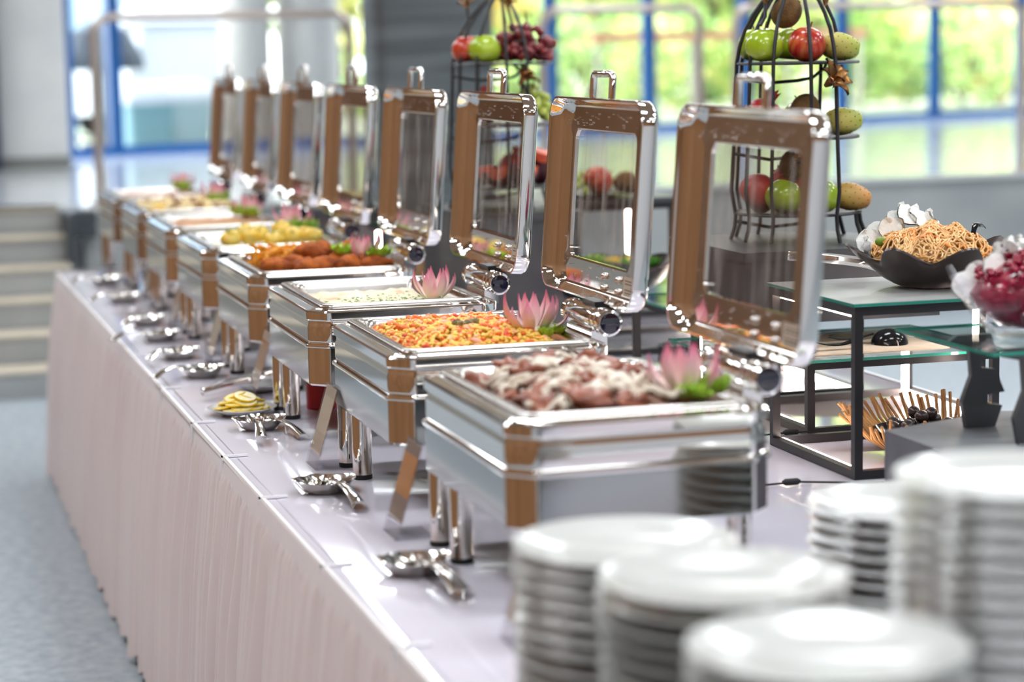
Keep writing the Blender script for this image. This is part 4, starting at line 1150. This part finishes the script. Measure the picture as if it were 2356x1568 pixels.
def fruit_stand(loc, label, top_bloom=True, flowers=()):
    """three-tier half birdcage of black wire; local x points to the camera's right, y away from it"""
    t = thing('fruit_stand', label, 'fruit stand', loc, (0, 0, -_ya), group='black wire fruit stands')
    R_ = .148
    tiers = [(.062, R_ * 1.04), (.245, R_), (.425, R_)]
    for z, r in tiers:
        p = MB().lathe([(r, z), (r + .003, z + .003), (r, z + .007), (r - .01, z + .006), (r - .014, z + .003), (.001, z + .003)], 44, cap0=True, cap1=False)
        p.build('tier_plate', M_black, t, smooth=50)
    rib = []
    for a in (180, 213, 240, 275, 300, 150, 120):
        ca, sa = math.cos(math.radians(a)), math.sin(math.radians(a))
        pts = []
        for z, q in ((0, 1.12), (.03, 1.05), (.06, 1.03), (.12, 1.10), (.22, 1.06), (.32, 1.03), (.43, 1.0), (.47, .95), (.51, .86), (.545, .73), (.575, .58), (.60, .42), (.62, .28), (.635, .14), (.645, .03)):
            pts.append((R_ * q * ca, R_ * q * sa, z))
        MB().tube(pts, .0048, 8).build('rib', M_black, t)
    for a in (40, 0, -30):
        ca, sa = math.cos(math.radians(a)), math.sin(math.radians(a))
        MB().tube([(R_ * 1.02 * ca, R_ * 1.02 * sa, .064), (R_ * 1.04 * ca, R_ * 1.04 * sa, .04), (R_ * 1.12 * ca, R_ * 1.12 * sa, .008), (R_ * 1.15 * ca, R_ * 1.15 * sa, .0)], .0052, 8).build('leg', M_black, t)
    for z in (.035, .20, .385):
        MB().tube([(-R_ * 1.04, 0, z + .01), (-R_ * .5, -.03, z - .004), (0, 0, z), (R_ * .25, .01, z + .006), (R_ * .45, .012, z + .028), (R_ * .5, .012, z + .045)], .0042, 8).build('branch', M_black, t)
    MB().tube([(.05, .02, .07), (.058, .02, .245)], .0045, 8).build('upright', M_black, t)
    MB().tube([(.055, .02, .25), (.06, .02, .425)], .0045, 8).build('upright', M_black, t)
    if top_bloom:
        MB().lathe([(.010, .625), (.016, .64), (.006, .665), (.008, .69), (.030, .705)], 12).build('finial', M_black, t)
    for k, (fx, fy, fz, tx, ty, sc, sx, sy, sz) in enumerate(flowers):
        fl_ = MB().lathe([(.003, -.012), (.006, -.004), (.0075, .003), (.001, .005)], 10).build('copper_flower', M_copper, t, (fx, fy, fz), (tx, ty, .3 * k))
        fl_.scale = (sc, sc, sc)
        for q in range(6): put('petal', CPET, fl_, (0, 0, 0), (0, -.12, q * PI / 3))
        for q in range(3): put('petal', CPET, fl_, (0, 0, .004), (0, -.55, q * 2 * PI / 3 + .5), (.75, .8, .8))
        MB().tube([(sx, sy, sz), ((sx + fx) / 2 + .006, (sy + fy) / 2, (sz + fz) / 2 - .01), (fx, fy, fz - .008)], [.0045, .004, .0045], 8).build('flower_stem', M_black, t)
    return t
def loc_on(base, x, y, z):
    c, s = math.cos(-_ya), math.sin(-_ya)
    return (base[0] + c * x - s * y, base[1] + s * x + c * y, base[2] + z)
TR = (1.262, 1.80, .4006)
fruit_stand(TR, 'black wire fruit stand holding apples, kiwis and prickly pears', flowers=[
    (-.085, -.06, .580, .1, -.15, 1.1, -.10, -.09, .52), (.050, -.13, .575, -.1, .1, 1.1, .075, -.13, .50), (.062, -.14, .385, .95, .35, 1.7, .075, -.13, .42), (-.02, -.15, .205, .95, -.1, 1.2, .015, -.145, .18)])
G = 'fruit on the apple and kiwi stand'
z1, z2, z3 = .0685, .2515, .4315
apple('green', loc_on(TR, -.088, -.068, z3 + .041), (.1, -.1, .4), 'green apple in front on the top tier of the apple stand', G)
apple('red', loc_on(TR, .012, -.082, z3 + .041), (.25, -.35, 1.0), 'red streaked apple in front on the top tier', G)
apple('green', loc_on(TR, -.095, .055, z3 + .041), (0, .1, 2.0), 'green apple at the back of the top tier left of center', G)
apple('green', loc_on(TR, -.012, .035, z3 + .041), (0, -.1, 3.0), 'green apple behind the red apple on the top tier', G)
kiwi(loc_on(TR, -.030, -.030, z3 + .117), (.3, .8, .2), 'brown kiwi on top of the apples', G)
prickly(PRG, loc_on(TR, .096, -.052, z3 + .034), (.1, 1.72, -.35), 'green prickly pear on the top tier edge', G)
pomegranate(loc_on(TR, -.09, -.04, z2 + .047), (0, .5, .3), 'dark red pomegranate on the middle tier of the apple stand', G)
kiwi(loc_on(TR, .012, -.04, z2 + .064), (.2, .4, .2), 'brown kiwi resting high on the middle tier', G)
apple('green', loc_on(TR, .015, .06, z2 + .041), (0, .1, 2.6), 'green apple at the back of the middle tier', G)
prickly(PRG, loc_on(TR, .105, -.035, z2 + .034), (.1, 1.5, -.2), 'yellowish prickly pear on the middle tier edge', G)
pomegranate(loc_on(TR, -.098, -.025, z1 + .047), (0, .9, -.2), 'red pomegranate at the left of the bottom tier', G)
apple('green', loc_on(TR, -.046, -.098, z1 + .041), (.1, .3, .6), 'green apple in front on the bottom tier between two wire ribs', G)
apple('green', loc_on(TR, .044, -.085, z1 + .041), (.1, -.2, 2.0), 'green apple in front on the bottom tier next to the orange prickly pear', G)
pomegranate(loc_on(TR, -.01, .065, z1 + .047), (0, -.8, .6), 'red pomegranate at the back of the bottom tier', G)
kiwi(loc_on(TR, -.012, -.012, z1 + .112), (.2, .2, .1), 'brown kiwi on top of the bottom tier fruit', G)
prickly(PRO, loc_on(TR, .125, -.045, z1 + .034), (.05, 1.75, -.3), 'orange prickly pear on the bottom tier edge', G)

TL = (.915, 3.20, .4006)
fruit_stand(TL, 'black wire fruit stand holding grapes farther down the table', flowers=[(0, 0, .715, 0, 0, 1.7, 0, 0, .68), (.02, -.13, .60, 0, .1, 1.0, .03, -.13, .52), (-.10, -.08, .60, 0, -.2, 1.0, -.10, -.1, .52), (.06, -.14, .385, .5, .3, 1.6, .075, -.13, .30)])
def grapes(loc, label, m, dims, n, seed, grp='bunches of grapes'):
    t = thing('grape_bunch', label, 'grapes', loc, (0, 0, -_ya), group=grp)
    rnd = random.Random(seed)
    me = MB().ball((0, 0, 0), .0125, .0125, .0155, 12, 8).mesh('grape', m, 80)
    MB().tube([(0, 0, dims[2] * .2), (dims[0] * .15, 0, dims[2] * .9), (dims[0] * .1, .01, dims[2] * 1.5)], [.0025, .0022, .003], 6).build('stalk', M_stem, t)
    pts = []
    tries = 0
    while len(pts) < n and tries < 6000:
        tries += 1
        p = Vector((rnd.uniform(-1, 1), rnd.uniform(-1, 1), rnd.uniform(0, 1)))
        if p.x ** 2 + p.y ** 2 + p.z ** 2 > 1: continue
        q = Vector((p.x * dims[0], p.y * dims[1], .0135 + p.z * dims[2]))
        if any((q - w).length < .0195 for w in pts): continue
        pts.append(q)
        put('grape', me, t, q, (rnd.uniform(0, 3), rnd.uniform(0, 3), 0))
    return t
grapes(loc_on(TL, .062, -.03, z3), 'bunch of red grapes on the top tier of the farther stand', M_grape, (.105, .075, .10), 80, 3)
apple('green', loc_on(TL, -.050, -.09, z3 + .042), (0, .1, .4), 'green apple in front on the top tier beside the red grapes', 'fruit on the grape stand', 1.05)
apple('green', loc_on(TL, .0, .075, z3 + .042), (0, .1, 1.4), 'green apple behind the red grapes', 'fruit on the grape stand')
apple('red', loc_on(TL, -.105, -.045, z3 + .042), (0, .1, 2.4), 'red apple on the top tier beside the red grapes', 'fruit on the grape stand')
pomegranate(loc_on(TL, -.06, -.07, z2 + .047), (0, .6, 1), 'dark pomegranate on the middle tier of the grape stand', 'fruit on the grape stand')
grapes(loc_on(TL, .085, -.02, z2), 'bunch of green grapes on the middle tier of the farther stand', M_ggrape, (.065, .07, .10), 48, 4)
M_melon = mat('papaya_red', srgb(222, 84, 60), .35, col2=srgb(236, 120, 84), nscale=20, coat=.3)
M_peel = mat('dark_peel', srgb(70, 26, 34), .4)
def wedge(loc, rot, label, grp, s=1.0, m1=None):
    t = thing('fruit_wedge', label, 'fruit slice', loc, rot, grp)
    seg = 14; R1 = .06 * s
    for nm, r0, r1, m_ in (('flesh', 0.0, R1 * .88, m1 or M_melon), ('peel', R1 * .88, R1, M_peel)):
        rings = []
        for yy, k in ((-.022 * s, .72), (-.012 * s, 1), (.012 * s, 1), (.022 * s, .72)):
            rings.append([(k * r1 * math.cos(PI * j / seg), yy, -k * r1 * math.sin(PI * j / seg) + R1) for j in range(seg + 1)] + [(k * r0 * math.cos(PI * j / seg), yy, -k * r0 * math.sin(PI * j / seg) + R1 - (.0 if r0 else .0)) for j in range(seg, -1, -1)])
        MB().loft(rings, cap0=True, cap1=True).build(nm, m_, t, smooth=40)
    return t
for k, (x, y, zz, lab) in enumerate(((.06, -.09, z1, 'red fruit wedge in front on the bottom tier of the grape stand'), (.11, -.02, z1, 'red fruit wedge at the edge of the bottom tier of the grape stand'), (.0, -.10, z1, 'red fruit wedge between ribs of the grape stand'), (-.07, -.06, z1, 'red fruit wedge at the ribbed side of the grape stand'))):
    wedge(loc_on(TL, x, y, zz), (0, .3 * math.sin(k), .5 + k), lab, 'red fruit wedges', .95)
wedge(loc_on(TL, .095, -.045, z1 + .06), (.5, .3, .2), 'dark rimmed fruit wedge topmost on the bottom tier', 'red fruit wedges', .8)
pomegranate(loc_on(TL, .03, .04, z1 + .047), (0, .6, 1), 'pomegranate at the back of the bottom tier of the grape stand', 'fruit on the grape stand')

# fruit platter on the tall frame
PX, PY, PZ = 1.335, 3.64, .3886
t = MB().lathe([(.06, 0), (.07, 0), (.10, .006), (.155, .014), (.158, .017), (.153, .0172), (.10, .010), (.06, .005), (.001, .005)], 40).build('fruit_platter', M_blackgl, None, (PX, PY, PZ), smooth=60)
tag(t, 'shallow black platter of grapes and cut fruit', 'platter')
grapes((PX - .085, PY - .05, PZ + .010), 'bunch of green grapes on the black platter', M_ggrape, (.055, .05, .06), 26, 6)
apple('red', (PX + .005, PY - .06, PZ + .055), (.2, .9, .4), 'red apple with its stem upward on the black platter', 'fruit on the black platter', 1.1)
kiwi((PX + .10, PY - .05, PZ + .048), (.4, 1.2, .4), 'kiwi at the end of the black platter', 'fruit on the black platter')
wedge((PX + .13, PY - .02, PZ + .012), (.3, 0, .3), 'orange fruit wedge at the end of the black platter', 'fruit on the black platter', .55, mat('orange_flesh', srgb(240, 150, 50), .35))
grapes((PX - .02, PY + .06, PZ + .010), 'bunch of green grapes at the back of the black platter', M_ggrape, (.05, .04, .05), 18, 8)
# bread and cheese board near the tall riser
o = MB().prism(rrect(.50, .90, 4.55, 4.85, .02, 3), .30, .318).build('serving_board', mat('board_slate', srgb(70, 74, 80), .4), None)
tag(o, 'dark serving board of cheese far down the table', 'serving board')
o = MB().prism(rrect(.56, .84, 4.60, 4.80, .004, 2), .0006, .2996).build('board_block', M_box, None, smooth=0)
tag(o, 'dark block raising the cheese board', 'riser', 'black box risers')
M_cheese = mat('cheese_cream', srgb(236, 222, 180), .5, col2=srgb(222, 196, 140), nscale=20)
for k, (x, y, s, lab) in enumerate(((.58, 4.65, .05, 'cream cheese wedge at the edge of the cheese board'), (.68, 4.63, .06, 'tall cream cheese wedge on the cheese board'), (.78, 4.66, .05, 'golden cheese wedge on the cheese board'), (.84, 4.72, .045, 'small cheese wedge at the end of the cheese board'))):
    t = thing('cheese_wedge', lab, 'cheese', (x, y, .3185), (0, 0, k * .9), 'cheese wedges')
    MB().loft([[(0, 0, z), (s * 1.5, -s * .5, z), (s * 1.6, 0, z), (s * 1.5, s * .5, z)] for z in (0, s * .9)], cap0=True, cap1=True).build('block', M_cheese, t, smooth=0)
    MB().loft([[(s * 1.5, -s * .5, z), (s * 1.62, 0, z), (s * 1.5, s * .5, z), (s * 1.58, s * .53, z), (s * 1.70, 0, z), (s * 1.58, -s * .53, z)] for z in (0, s * .9)], cap0=True, cap1=True).build('crust', mat('cheese_rind', srgb(190, 140, 80), .6), t, smooth=0)

# ------------------------------------------------------------------ wavy bowls
M_bowl = mat('bronze_bowl', srgb(74, 66, 64), .28, .85)
def wavy(name, loc, r, h, waves, amp, m, label, cat, rot=0, base=.32):
    mb = MB(); seg = 72; rings = []
    for q in [k / 9 for k in range(10)]:
        ring = []
        for j in range(seg):
            a = 2 * PI * j / seg
            w = math.cos(a * waves) * amp * q ** 2
            rr = r * (base + (1 - base) * q ** .9) * (1 + w * 1.2)
            ring.append((rr * math.cos(a), rr * math.sin(a), h * q ** 1.6 + w * r * .9))
        rings.append(ring)
    inner = [[(x * .985, y * .985, z + .004) for x, y, z in rg] for rg in reversed(rings)]
    mb.loft(rings + inner, cap0=True, cap1=True)
    return tag(mb.build(name, m, None, loc, (0, 0, rot), smooth=60), label, cat)
NB = (1.235, 1.03, .3604)
wavy('noodle_bowl', NB, .165, .075, 7, .12, M_bowl, 'dark bronze wavy-rimmed bowl of noodles', 'bowl', .2)
rnd = random.Random(31)
nd = MB()
def heap(x, y, R_, H): 
    d = min(1, math.hypot(x, y) / R_)
    return H * (1 - d ** 2.2)
for k in range(420):
    a = rnd.uniform(0, 2 * PI); rr = .125 * math.sqrt(rnd.random())
    x, y = rr * math.cos(a), rr * math.sin(a); a = rnd.uniform(0, 6); p = []
    for q in range(9):
        a += rnd.uniform(-.9, .9)
        x += .0085 * math.cos(a); y += .0085 * math.sin(a)
        d = math.hypot(x, y)
        if d > .132: x *= .132 / d; y *= .132 / d
        p.append((x, y, .055 + heap(x, y, .15, .066) + .016 * noise.noise(Vector((x * 26, y * 26, 4))) + rnd.uniform(-.002, .009)))
    nd.cur = 1 if rnd.random() < .07 else 0
    nd.tube(p, .0021 if nd.cur == 0 else .0034, 5)
nd.cur = 0
nd.loft([[(.13 * q * math.cos(2 * PI * j / 30), .13 * q * math.sin(2 * PI * j / 30), .046 + heap(.13 * q, 0, .15, .056)) for j in range(30)] for q in (1.0, .8, .6, .4, .2, .02)], cap1=True)
M_noodle = mat('glass_noodle', srgb(238, 200, 140), .3, col2=srgb(208, 146, 76), nscale=30, coat=.2)
tag(nd.build('noodle_salad', [M_noodle, mat('noodle_carrot', srgb(226, 134, 48), .4)], None, NB, smooth=80), 'heap of glass noodles with carrot strips in the bronze bowl', 'noodles', kind='stuff')
M_crack = mat('prawn_cracker', srgb(240, 240, 236), .6, bump=.4, bscale=60)
def cracker_me(seed):
    rn = random.Random(seed); mb = MB(); rings = []
    o = Vector((rn.random() * 40, rn.random() * 40, 0))
    for q in (.02, .3, .55, .8, 1.0):
        ring = []
        for j in range(22):
            a = 2 * PI * j / 22
            rr = .030 * q * (1 + .18 * noise.noise(Vector((math.cos(a) * 1.5, math.sin(a) * 1.5, 0)) + o))
            ring.append((rr * math.cos(a), rr * math.sin(a), .016 * noise.noise(Vector((rr * math.cos(a) * 60, rr * math.sin(a) * 60, 2)) + o) + .010 * q * q))
        rings.append(ring)
    top = [[(x, y, z + .004) for x, y, z in rg] for rg in rings]
    mb.loft(list(reversed(rings)) + top, cap0=False, cap1=True)
    return mb.mesh('cracker', M_crack, 60)
CRK = [cracker_me(s) for s in range(4)]
CL = [(-.125, .06, .085, 'white prawn cracker lowest at the bowl edge'), (-.105, .085, .105, 'white prawn cracker second along the noodle bowl'), (-.085, .06, .115, 'white prawn cracker leaning on the noodles'), (-.07, .09, .125, 'white prawn cracker behind the noodle heap'),
      (-.045, .08, .14, 'white prawn cracker tallest behind the noodles'), (-.02, .09, .135, 'white prawn cracker peeking over the noodle heap'), (.01, .095, .125, 'small white prawn cracker at the noodle heap top'), (-.14, .02, .075, 'white prawn cracker over the bowl rim by the tongs')]
for k, (x, y, z, lab) in enumerate(CL):
    o = put('prawn_cracker', CRK[k % 4], None, loc_on(NB, x, y, z), (1.2 + .3 * math.sin(k), .3 * math.cos(k * 2), -_ya + .2 * k))
    tag(o, lab, 'cracker', 'prawn crackers by the noodles')
tongs(loc_on(NB, -.20, .02, .055), (0, .10, -.55), 'steel tongs beside the noodle bowl', L=.20)
t = spoon(*loc_on(NB, .10, .10, 0)[:2], 2.6, 'serving spoon handle behind the noodle heap', L=.06, m=M_blackgl, group='spoons in bowls')
t.location.z = NB[2] + .075; t.rotation_euler = (-.30, 0, 2.4)
o = MB().ball((0, 0, 0), .014, .008, .010, 10, 7).build('green_pepper_piece', mat('pepper_green', srgb(110, 140, 40), .3), None, loc_on(NB, -.112, -.02, .098))
tag(o, 'green pepper piece at the edge of the noodles', 'pepper')

# beet salad bowl on the zigzag stand
GX = [(.892, .545), (1.19, .66), (1.36, .60), (1.36, .12), (.892, .12)]
o = MB().prism(GX, .0006, .15).build('stone_block', mat('grey_stone', srgb(96, 97, 102), .5, col2=srgb(116, 117, 122), nscale=10), None, smooth=0)
tag(o, 'grey stone display block behind the low plate stack', 'block')
zz = thing('zigzag_stand', 'black zigzag stand holding the glass tray of beet salad', 'stand', (0, 0, .1506))
for y0 in (.30, .50):
    pts = [(1.02, 0), (1.06, .0), (1.07, .035), (1.04, .045), (1.085, .09), (1.055, .10), (1.10, .15), (1.06, .16), (1.06, .176), (1.19, .176), (1.17, .15), (1.19, .12), (1.15, .10), (1.18, .07), (1.14, .05), (1.17, .0)]
    MB().loft([[(x, yy, z) for x, z in ((1.04, 0), (1.10, 0), (1.115, .04), (1.085, .045), (1.085, .062), (1.12, .066), (1.10, .11), (1.07, .115), (1.07, .132), (1.105, .137), (1.09, .178), (1.02, .178), (1.0, .165), (1.045, .155), (1.05, .10), (1.03, .05))] for yy in (y0, y0 + .014)], cap0=True, cap1=True).build('zigzag_leg', M_box, zz, smooth=0)
    MB().loft([[(x + .17, yy, z) for x, z in ((1.04, 0), (1.10, 0), (1.115, .04), (1.085, .045), (1.085, .062), (1.12, .066), (1.10, .11), (1.07, .115), (1.07, .132), (1.105, .137), (1.09, .178), (1.02, .178), (1.0, .165), (1.045, .155), (1.05, .10), (1.03, .05))] for yy in (y0, y0 + .014)], cap0=True, cap1=True).build('zigzag_leg', M_box, zz, smooth=0)
glass(.94, 1.36, .22, .60, .3292, 'thick glass tray under the beet salad bowl')
BB = (1.125, .40, .3368)
M_clear = thin_glass('bowl_glass', (.93, .93, .95, 1), .05, .03)
wavy('salad_bowl', BB, .158, .105, 6, .10, M_clear, 'clear wavy glass bowl of beet salad', 'bowl', .1, .4)
bs = MB(); rnd = random.Random(44)
for k in range(150):
    a = rnd.uniform(0, 2 * PI); rr = .115 * math.sqrt(rnd.random())
    x, y = rr * math.cos(a), rr * math.sin(a)
    s = rnd.uniform(.006, .010)
    bs.ball((x, y, .086 + heap(x, y, .14, .065) + rnd.uniform(-.004, .006)), s, s, s * .8, 7, 5, jit=.25)
bs.loft([[(.118 * q * math.cos(2 * PI * j / 30), .118 * q * math.sin(2 * PI * j / 30), z) for j in range(30)] for q, z in ((.55, .02), (.85, .045), (1.03, .080), (.8, .110), (.4, .140), (.02, .150))], cap0=True, cap1=True)
tag(bs.build('beet_salad', mat('beetroot', srgb(112, 4, 34), .25, col2=srgb(166, 16, 60), nscale=40, coat=.3), None, BB, smooth=80), 'heap of crimson beet salad in the clear bowl', 'beet salad', kind='stuff')
for k, (x, y, z, lab) in enumerate(((-.125, .02, .088, 'white cracker lowest beside the beet salad'), (-.10, .04, .105, 'white cracker second along the beet salad'), (-.08, .01, .12, 'white cracker leaning on the beet salad'), (-.06, .05, .135, 'white cracker behind the beet salad'), (-.035, .04, .15, 'white cracker topmost on the beet salad'), (-.01, .06, .15, 'white cracker deepest behind the beet heap'))):
    o = put('prawn_cracker', CRK[(k + 1) % 4], None, loc_on(BB, x, y, z), (1.1 + .3 * math.sin(k), .3 * math.cos(k * 2), -_ya + .3 * k))
    tag(o, lab, 'cracker', 'crackers by the beet salad')
wedge(loc_on(BB, -.02, -.13, .02), (.2, 0, -.3), 'pale pink onion wedge inside the clear bowl', 'onion wedges', .6, mat('onion_pink', srgb(236, 190, 204), .3))

# salad bowls on the low shelf behind the second lid
SB = (1.17, 2.83, .1732)
wavy('salad_bowl', SB, .155, .080, 5, .08, M_bowl, 'bronze wavy bowl of green salad on the low glass shelf', 'bowl', .5)
for k in range(7):
    a = k * 2 * PI / 7
    o = put('salad_leaf', LET if k % 2 else PARS, None, (SB[0] + .085 * math.cos(a), SB[1] + .085 * math.sin(a), SB[2] + .068), (0, 0, k), (1.1, 1.1, 1.1))
    tag(o, 'green salad leaf around the lemon wedges in the bronze bowl', 'salad leaf', 'salad leaves in the bronze bowl')
for k in range(5):
    a = k * 2 * PI / 5 + .3
    wedge((SB[0] + .04 * math.cos(a), SB[1] + .04 * math.sin(a), SB[2] + .058), (.5, .2, a), 'yellow lemon wedge among the green salad leaves', 'lemon wedges in the salad bowl', .6, M_rind)
tongs((1.41, 2.78, .185), (0, .12, -.6), 'steel tongs on the low glass shelf beside the salad', L=.20)
# black wire basket under frame D
t = thing('wire_basket', 'black wire basket on the table under the glass shelves', 'basket', (1.30, 2.45, .0006))
for z in (.004, .05):
    MB().tube([(x, y, z) for x, y in rrect(-.14, .14, -.09, .09, .02, 3)], .0035, 6, closed=True).build('hoop', M_black, t)
for k in range(13):
    x = -.132 + k * .022
    for y in (-.09, .09): MB().tube([(x, y, .004), (x, y, .05)], .0025, 5).build('wire', M_black, t)
for k in range(7):
    y = -.075 + k * .025
    for x in (-.14, .14): MB().tube([(x, y, .004), (x, y, .05)], .0025, 5).build('wire', M_black, t)
# tan wooden cask behind the third lid
t = thing('wooden_cask', 'tan wooden display cask beyond the third open lid', 'cask', (.86, 3.72, .0006))
for k in range(14):
    a0, a1 = 2 * PI * k / 14 + .01, 2 * PI * (k + 1) / 14 - .01
    rings = []
    for z, r in ((0, .085), (.08, .105), (.16, .11), (.24, .10), (.30, .085)):
        rings.append([(r * math.cos(a0), r * math.sin(a0), z), (r * math.cos(a1), r * math.sin(a1), z), ((r - .012) * math.cos(a1), (r - .012) * math.sin(a1), z), ((r - .012) * math.cos(a0), (r - .012) * math.sin(a0), z)])
    MB().loft(rings, cap0=True, cap1=True).build('stave', mat('cask_wood', srgb(196, 158, 108), .6, col2=srgb(172, 130, 84), nscale=12, stretch=(3, 3, .5)), t, smooth=0)
MB().lathe([(.110, .10), (.113, .11), (.113, .13), (.111, .14)], 28, cap0=False, cap1=False).build('hoop', M_black, t)
MB().lathe([(.075, .28), (.001, .28)], 20).build('head', mat('cask_wood', srgb(196, 158, 108), .6), t)

# ladles on their card on the low shelf
card = MB().prism(rrect(1.02, 1.44, 1.33, 1.66, .012, 2), .1760, .1775).build('place_mat', mat('kraft_mat', srgb(222, 200, 174), .6, col2=srgb(206, 184, 160), nscale=30), None)
tag(card, 'beige paper mat under the two black ladles', 'place mat')
def ladle(loc, rot, label):
    t = thing('ladle', label, 'ladle', loc, (0, 0, rot), group='black ladles on the beige mat')
    rings = []
    for th in [PI / 2 * k / 7 for k in range(8)]:
        rings.append([(.044 * math.cos(th) * math.cos(2 * PI * j / 24), .044 * math.cos(th) * math.sin(2 * PI * j / 24), .036 * math.sin(th)) for j in range(24)])
    MB().loft(rings, cap1=True).build('bowl', M_blackgl, t, smooth=80)
    rr = []
    for k in range(12):
        s = k / 11
        xx = .036 + .105 * s; zz = .022 - .020 * math.sin(s * PI * .55) + .014 * s * s; w = .006 + .006 * s
        rr.append([(xx, -w, zz), (xx, w, zz), (xx, w, zz + .003), (xx, -w, zz + .003)])
    MB().loft(rr, cap0=True, cap1=True).build('handle', M_blackgl, t, smooth=50)
    return t
ladle((1.085, 1.40, .1776), .05, 'black ladle with its handle toward the noodle bowl frame leg')
ladle((1.34, 1.45, .1776), 2.75, 'black ladle with its handle pointing away, under the noodle bowl')

# stick basket with dark eggs
SBK = (1.205, 1.03, .0006)
t = thing('stick_basket', 'round basket of bare twigs under the noodle bowl shelf', 'basket', SBK)
M_twig = mat('twig', srgb(178, 136, 84), .7, col2=srgb(150, 108, 62), nscale=30)
rnd = random.Random(17)
for k in range(78):
    a = 2 * PI * k / 78 + rnd.uniform(-.02, .02)
    e = .72 if abs(math.sin(a)) > .8 else 1
    pts = []
    for s, r, z in ((0, .035, .006), (.25, .075, .014), (.5, .110, .034), (.75, .137, .060 if math.sin(a + .26) > -.2 else .048), (1, .160 + rnd.uniform(-.012, .016), (.100 if math.sin(a + .35) > -.2 else .078) + rnd.uniform(-.014, .016))):
        aa = a + .35 * s
        pts.append((r * math.cos(aa), r * math.sin(aa) * .95, z))
    MB().tube(pts, [.004, .004, .0036, .0034, .0038], 6).build('twig', M_twig, t)
MB().lathe([(.03, .002), (.06, .010), (.088, .030), (.10, .052), (.098, .054), (.085, .034), (.058, .014), (.001, .008)], 30).build('inner_dish', M_blackgl, t, smooth=60)
EG = MB().ball((0, 0, 0), .0155, .0135, .0140, 12, 9).mesh('fig', mat('dark_fig', srgb(52, 40, 40), .28, coat=.3))
EGL = [(x, y) for x, y in ((-.05, -.05), (-.02, -.06), (.012, -.062), (.045, -.05), (-.065, -.015), (-.033, -.025), (0, -.03), (.033, -.022), (.066, -.012), (-.05, .02), (-.016, .01), (.018, .012), (.052, .025), (-.03, .05), (.005, .05), (.036, .05))]
for k, (x, y) in enumerate(EGL):
    o = put('dark_fig', EG, None, (SBK[0] + x, SBK[1] + y, .062 - 1.2 * (.07 - math.hypot(x, y)) * .25 + (.008 if k % 3 == 0 else 0)), (k, k * 2, 0))
    tag(o, 'small dark glossy fruit piled in the twig basket', 'fruit', 'dark fruit in the twig basket')
for k, (x, y) in enumerate(((-.01, -.035), (.025, -.01), (.0, .02))):
    o = put('dark_fig', EG, None, (SBK[0] + x, SBK[1] + y, .086), (k, k * 2, 0))
    tag(o, 'dark glossy fruit topmost in the twig basket', 'fruit', 'topmost dark fruit in the twig basket')

# cables with inline connectors
def cable(pts, label, conn):
    t = thing('power_cable', label, 'cable', group='thin black cables')
    MB().tube(pts, .0022, 6).build('wire', M_rubber, t)
    a = Vector(conn)
    MB().loft([[(a.x - .018 + dx, a.y + .008 * math.cos(2 * PI * j / 10) * q, a.z + .008 + .007 * math.sin(2 * PI * j / 10) * q) for j in range(10)] for dx, q in ((0, .5), (.006, 1), (.032, 1), (.038, .5))], cap0=True, cap1=True).build('connector', M_rubber, t, smooth=40)
    return t
cable([(.46, .78, .003), (.60, .80, .003), (.79, .80, .008), (.83, .80, .008), (.95, .77, .003), (1.2, .72, .003)], 'thin black cable with inline plug before the noodle bowl frame', (.81, .80, .0015))
cable([(.60, 1.30, .003), (.80, 1.315, .003), (1.0, 1.325, .008), (1.05, 1.315, .010), (1.063, 1.29, .014)], 'thin black cable clipped to the low frame leg', (1.035, 1.322, .0015))
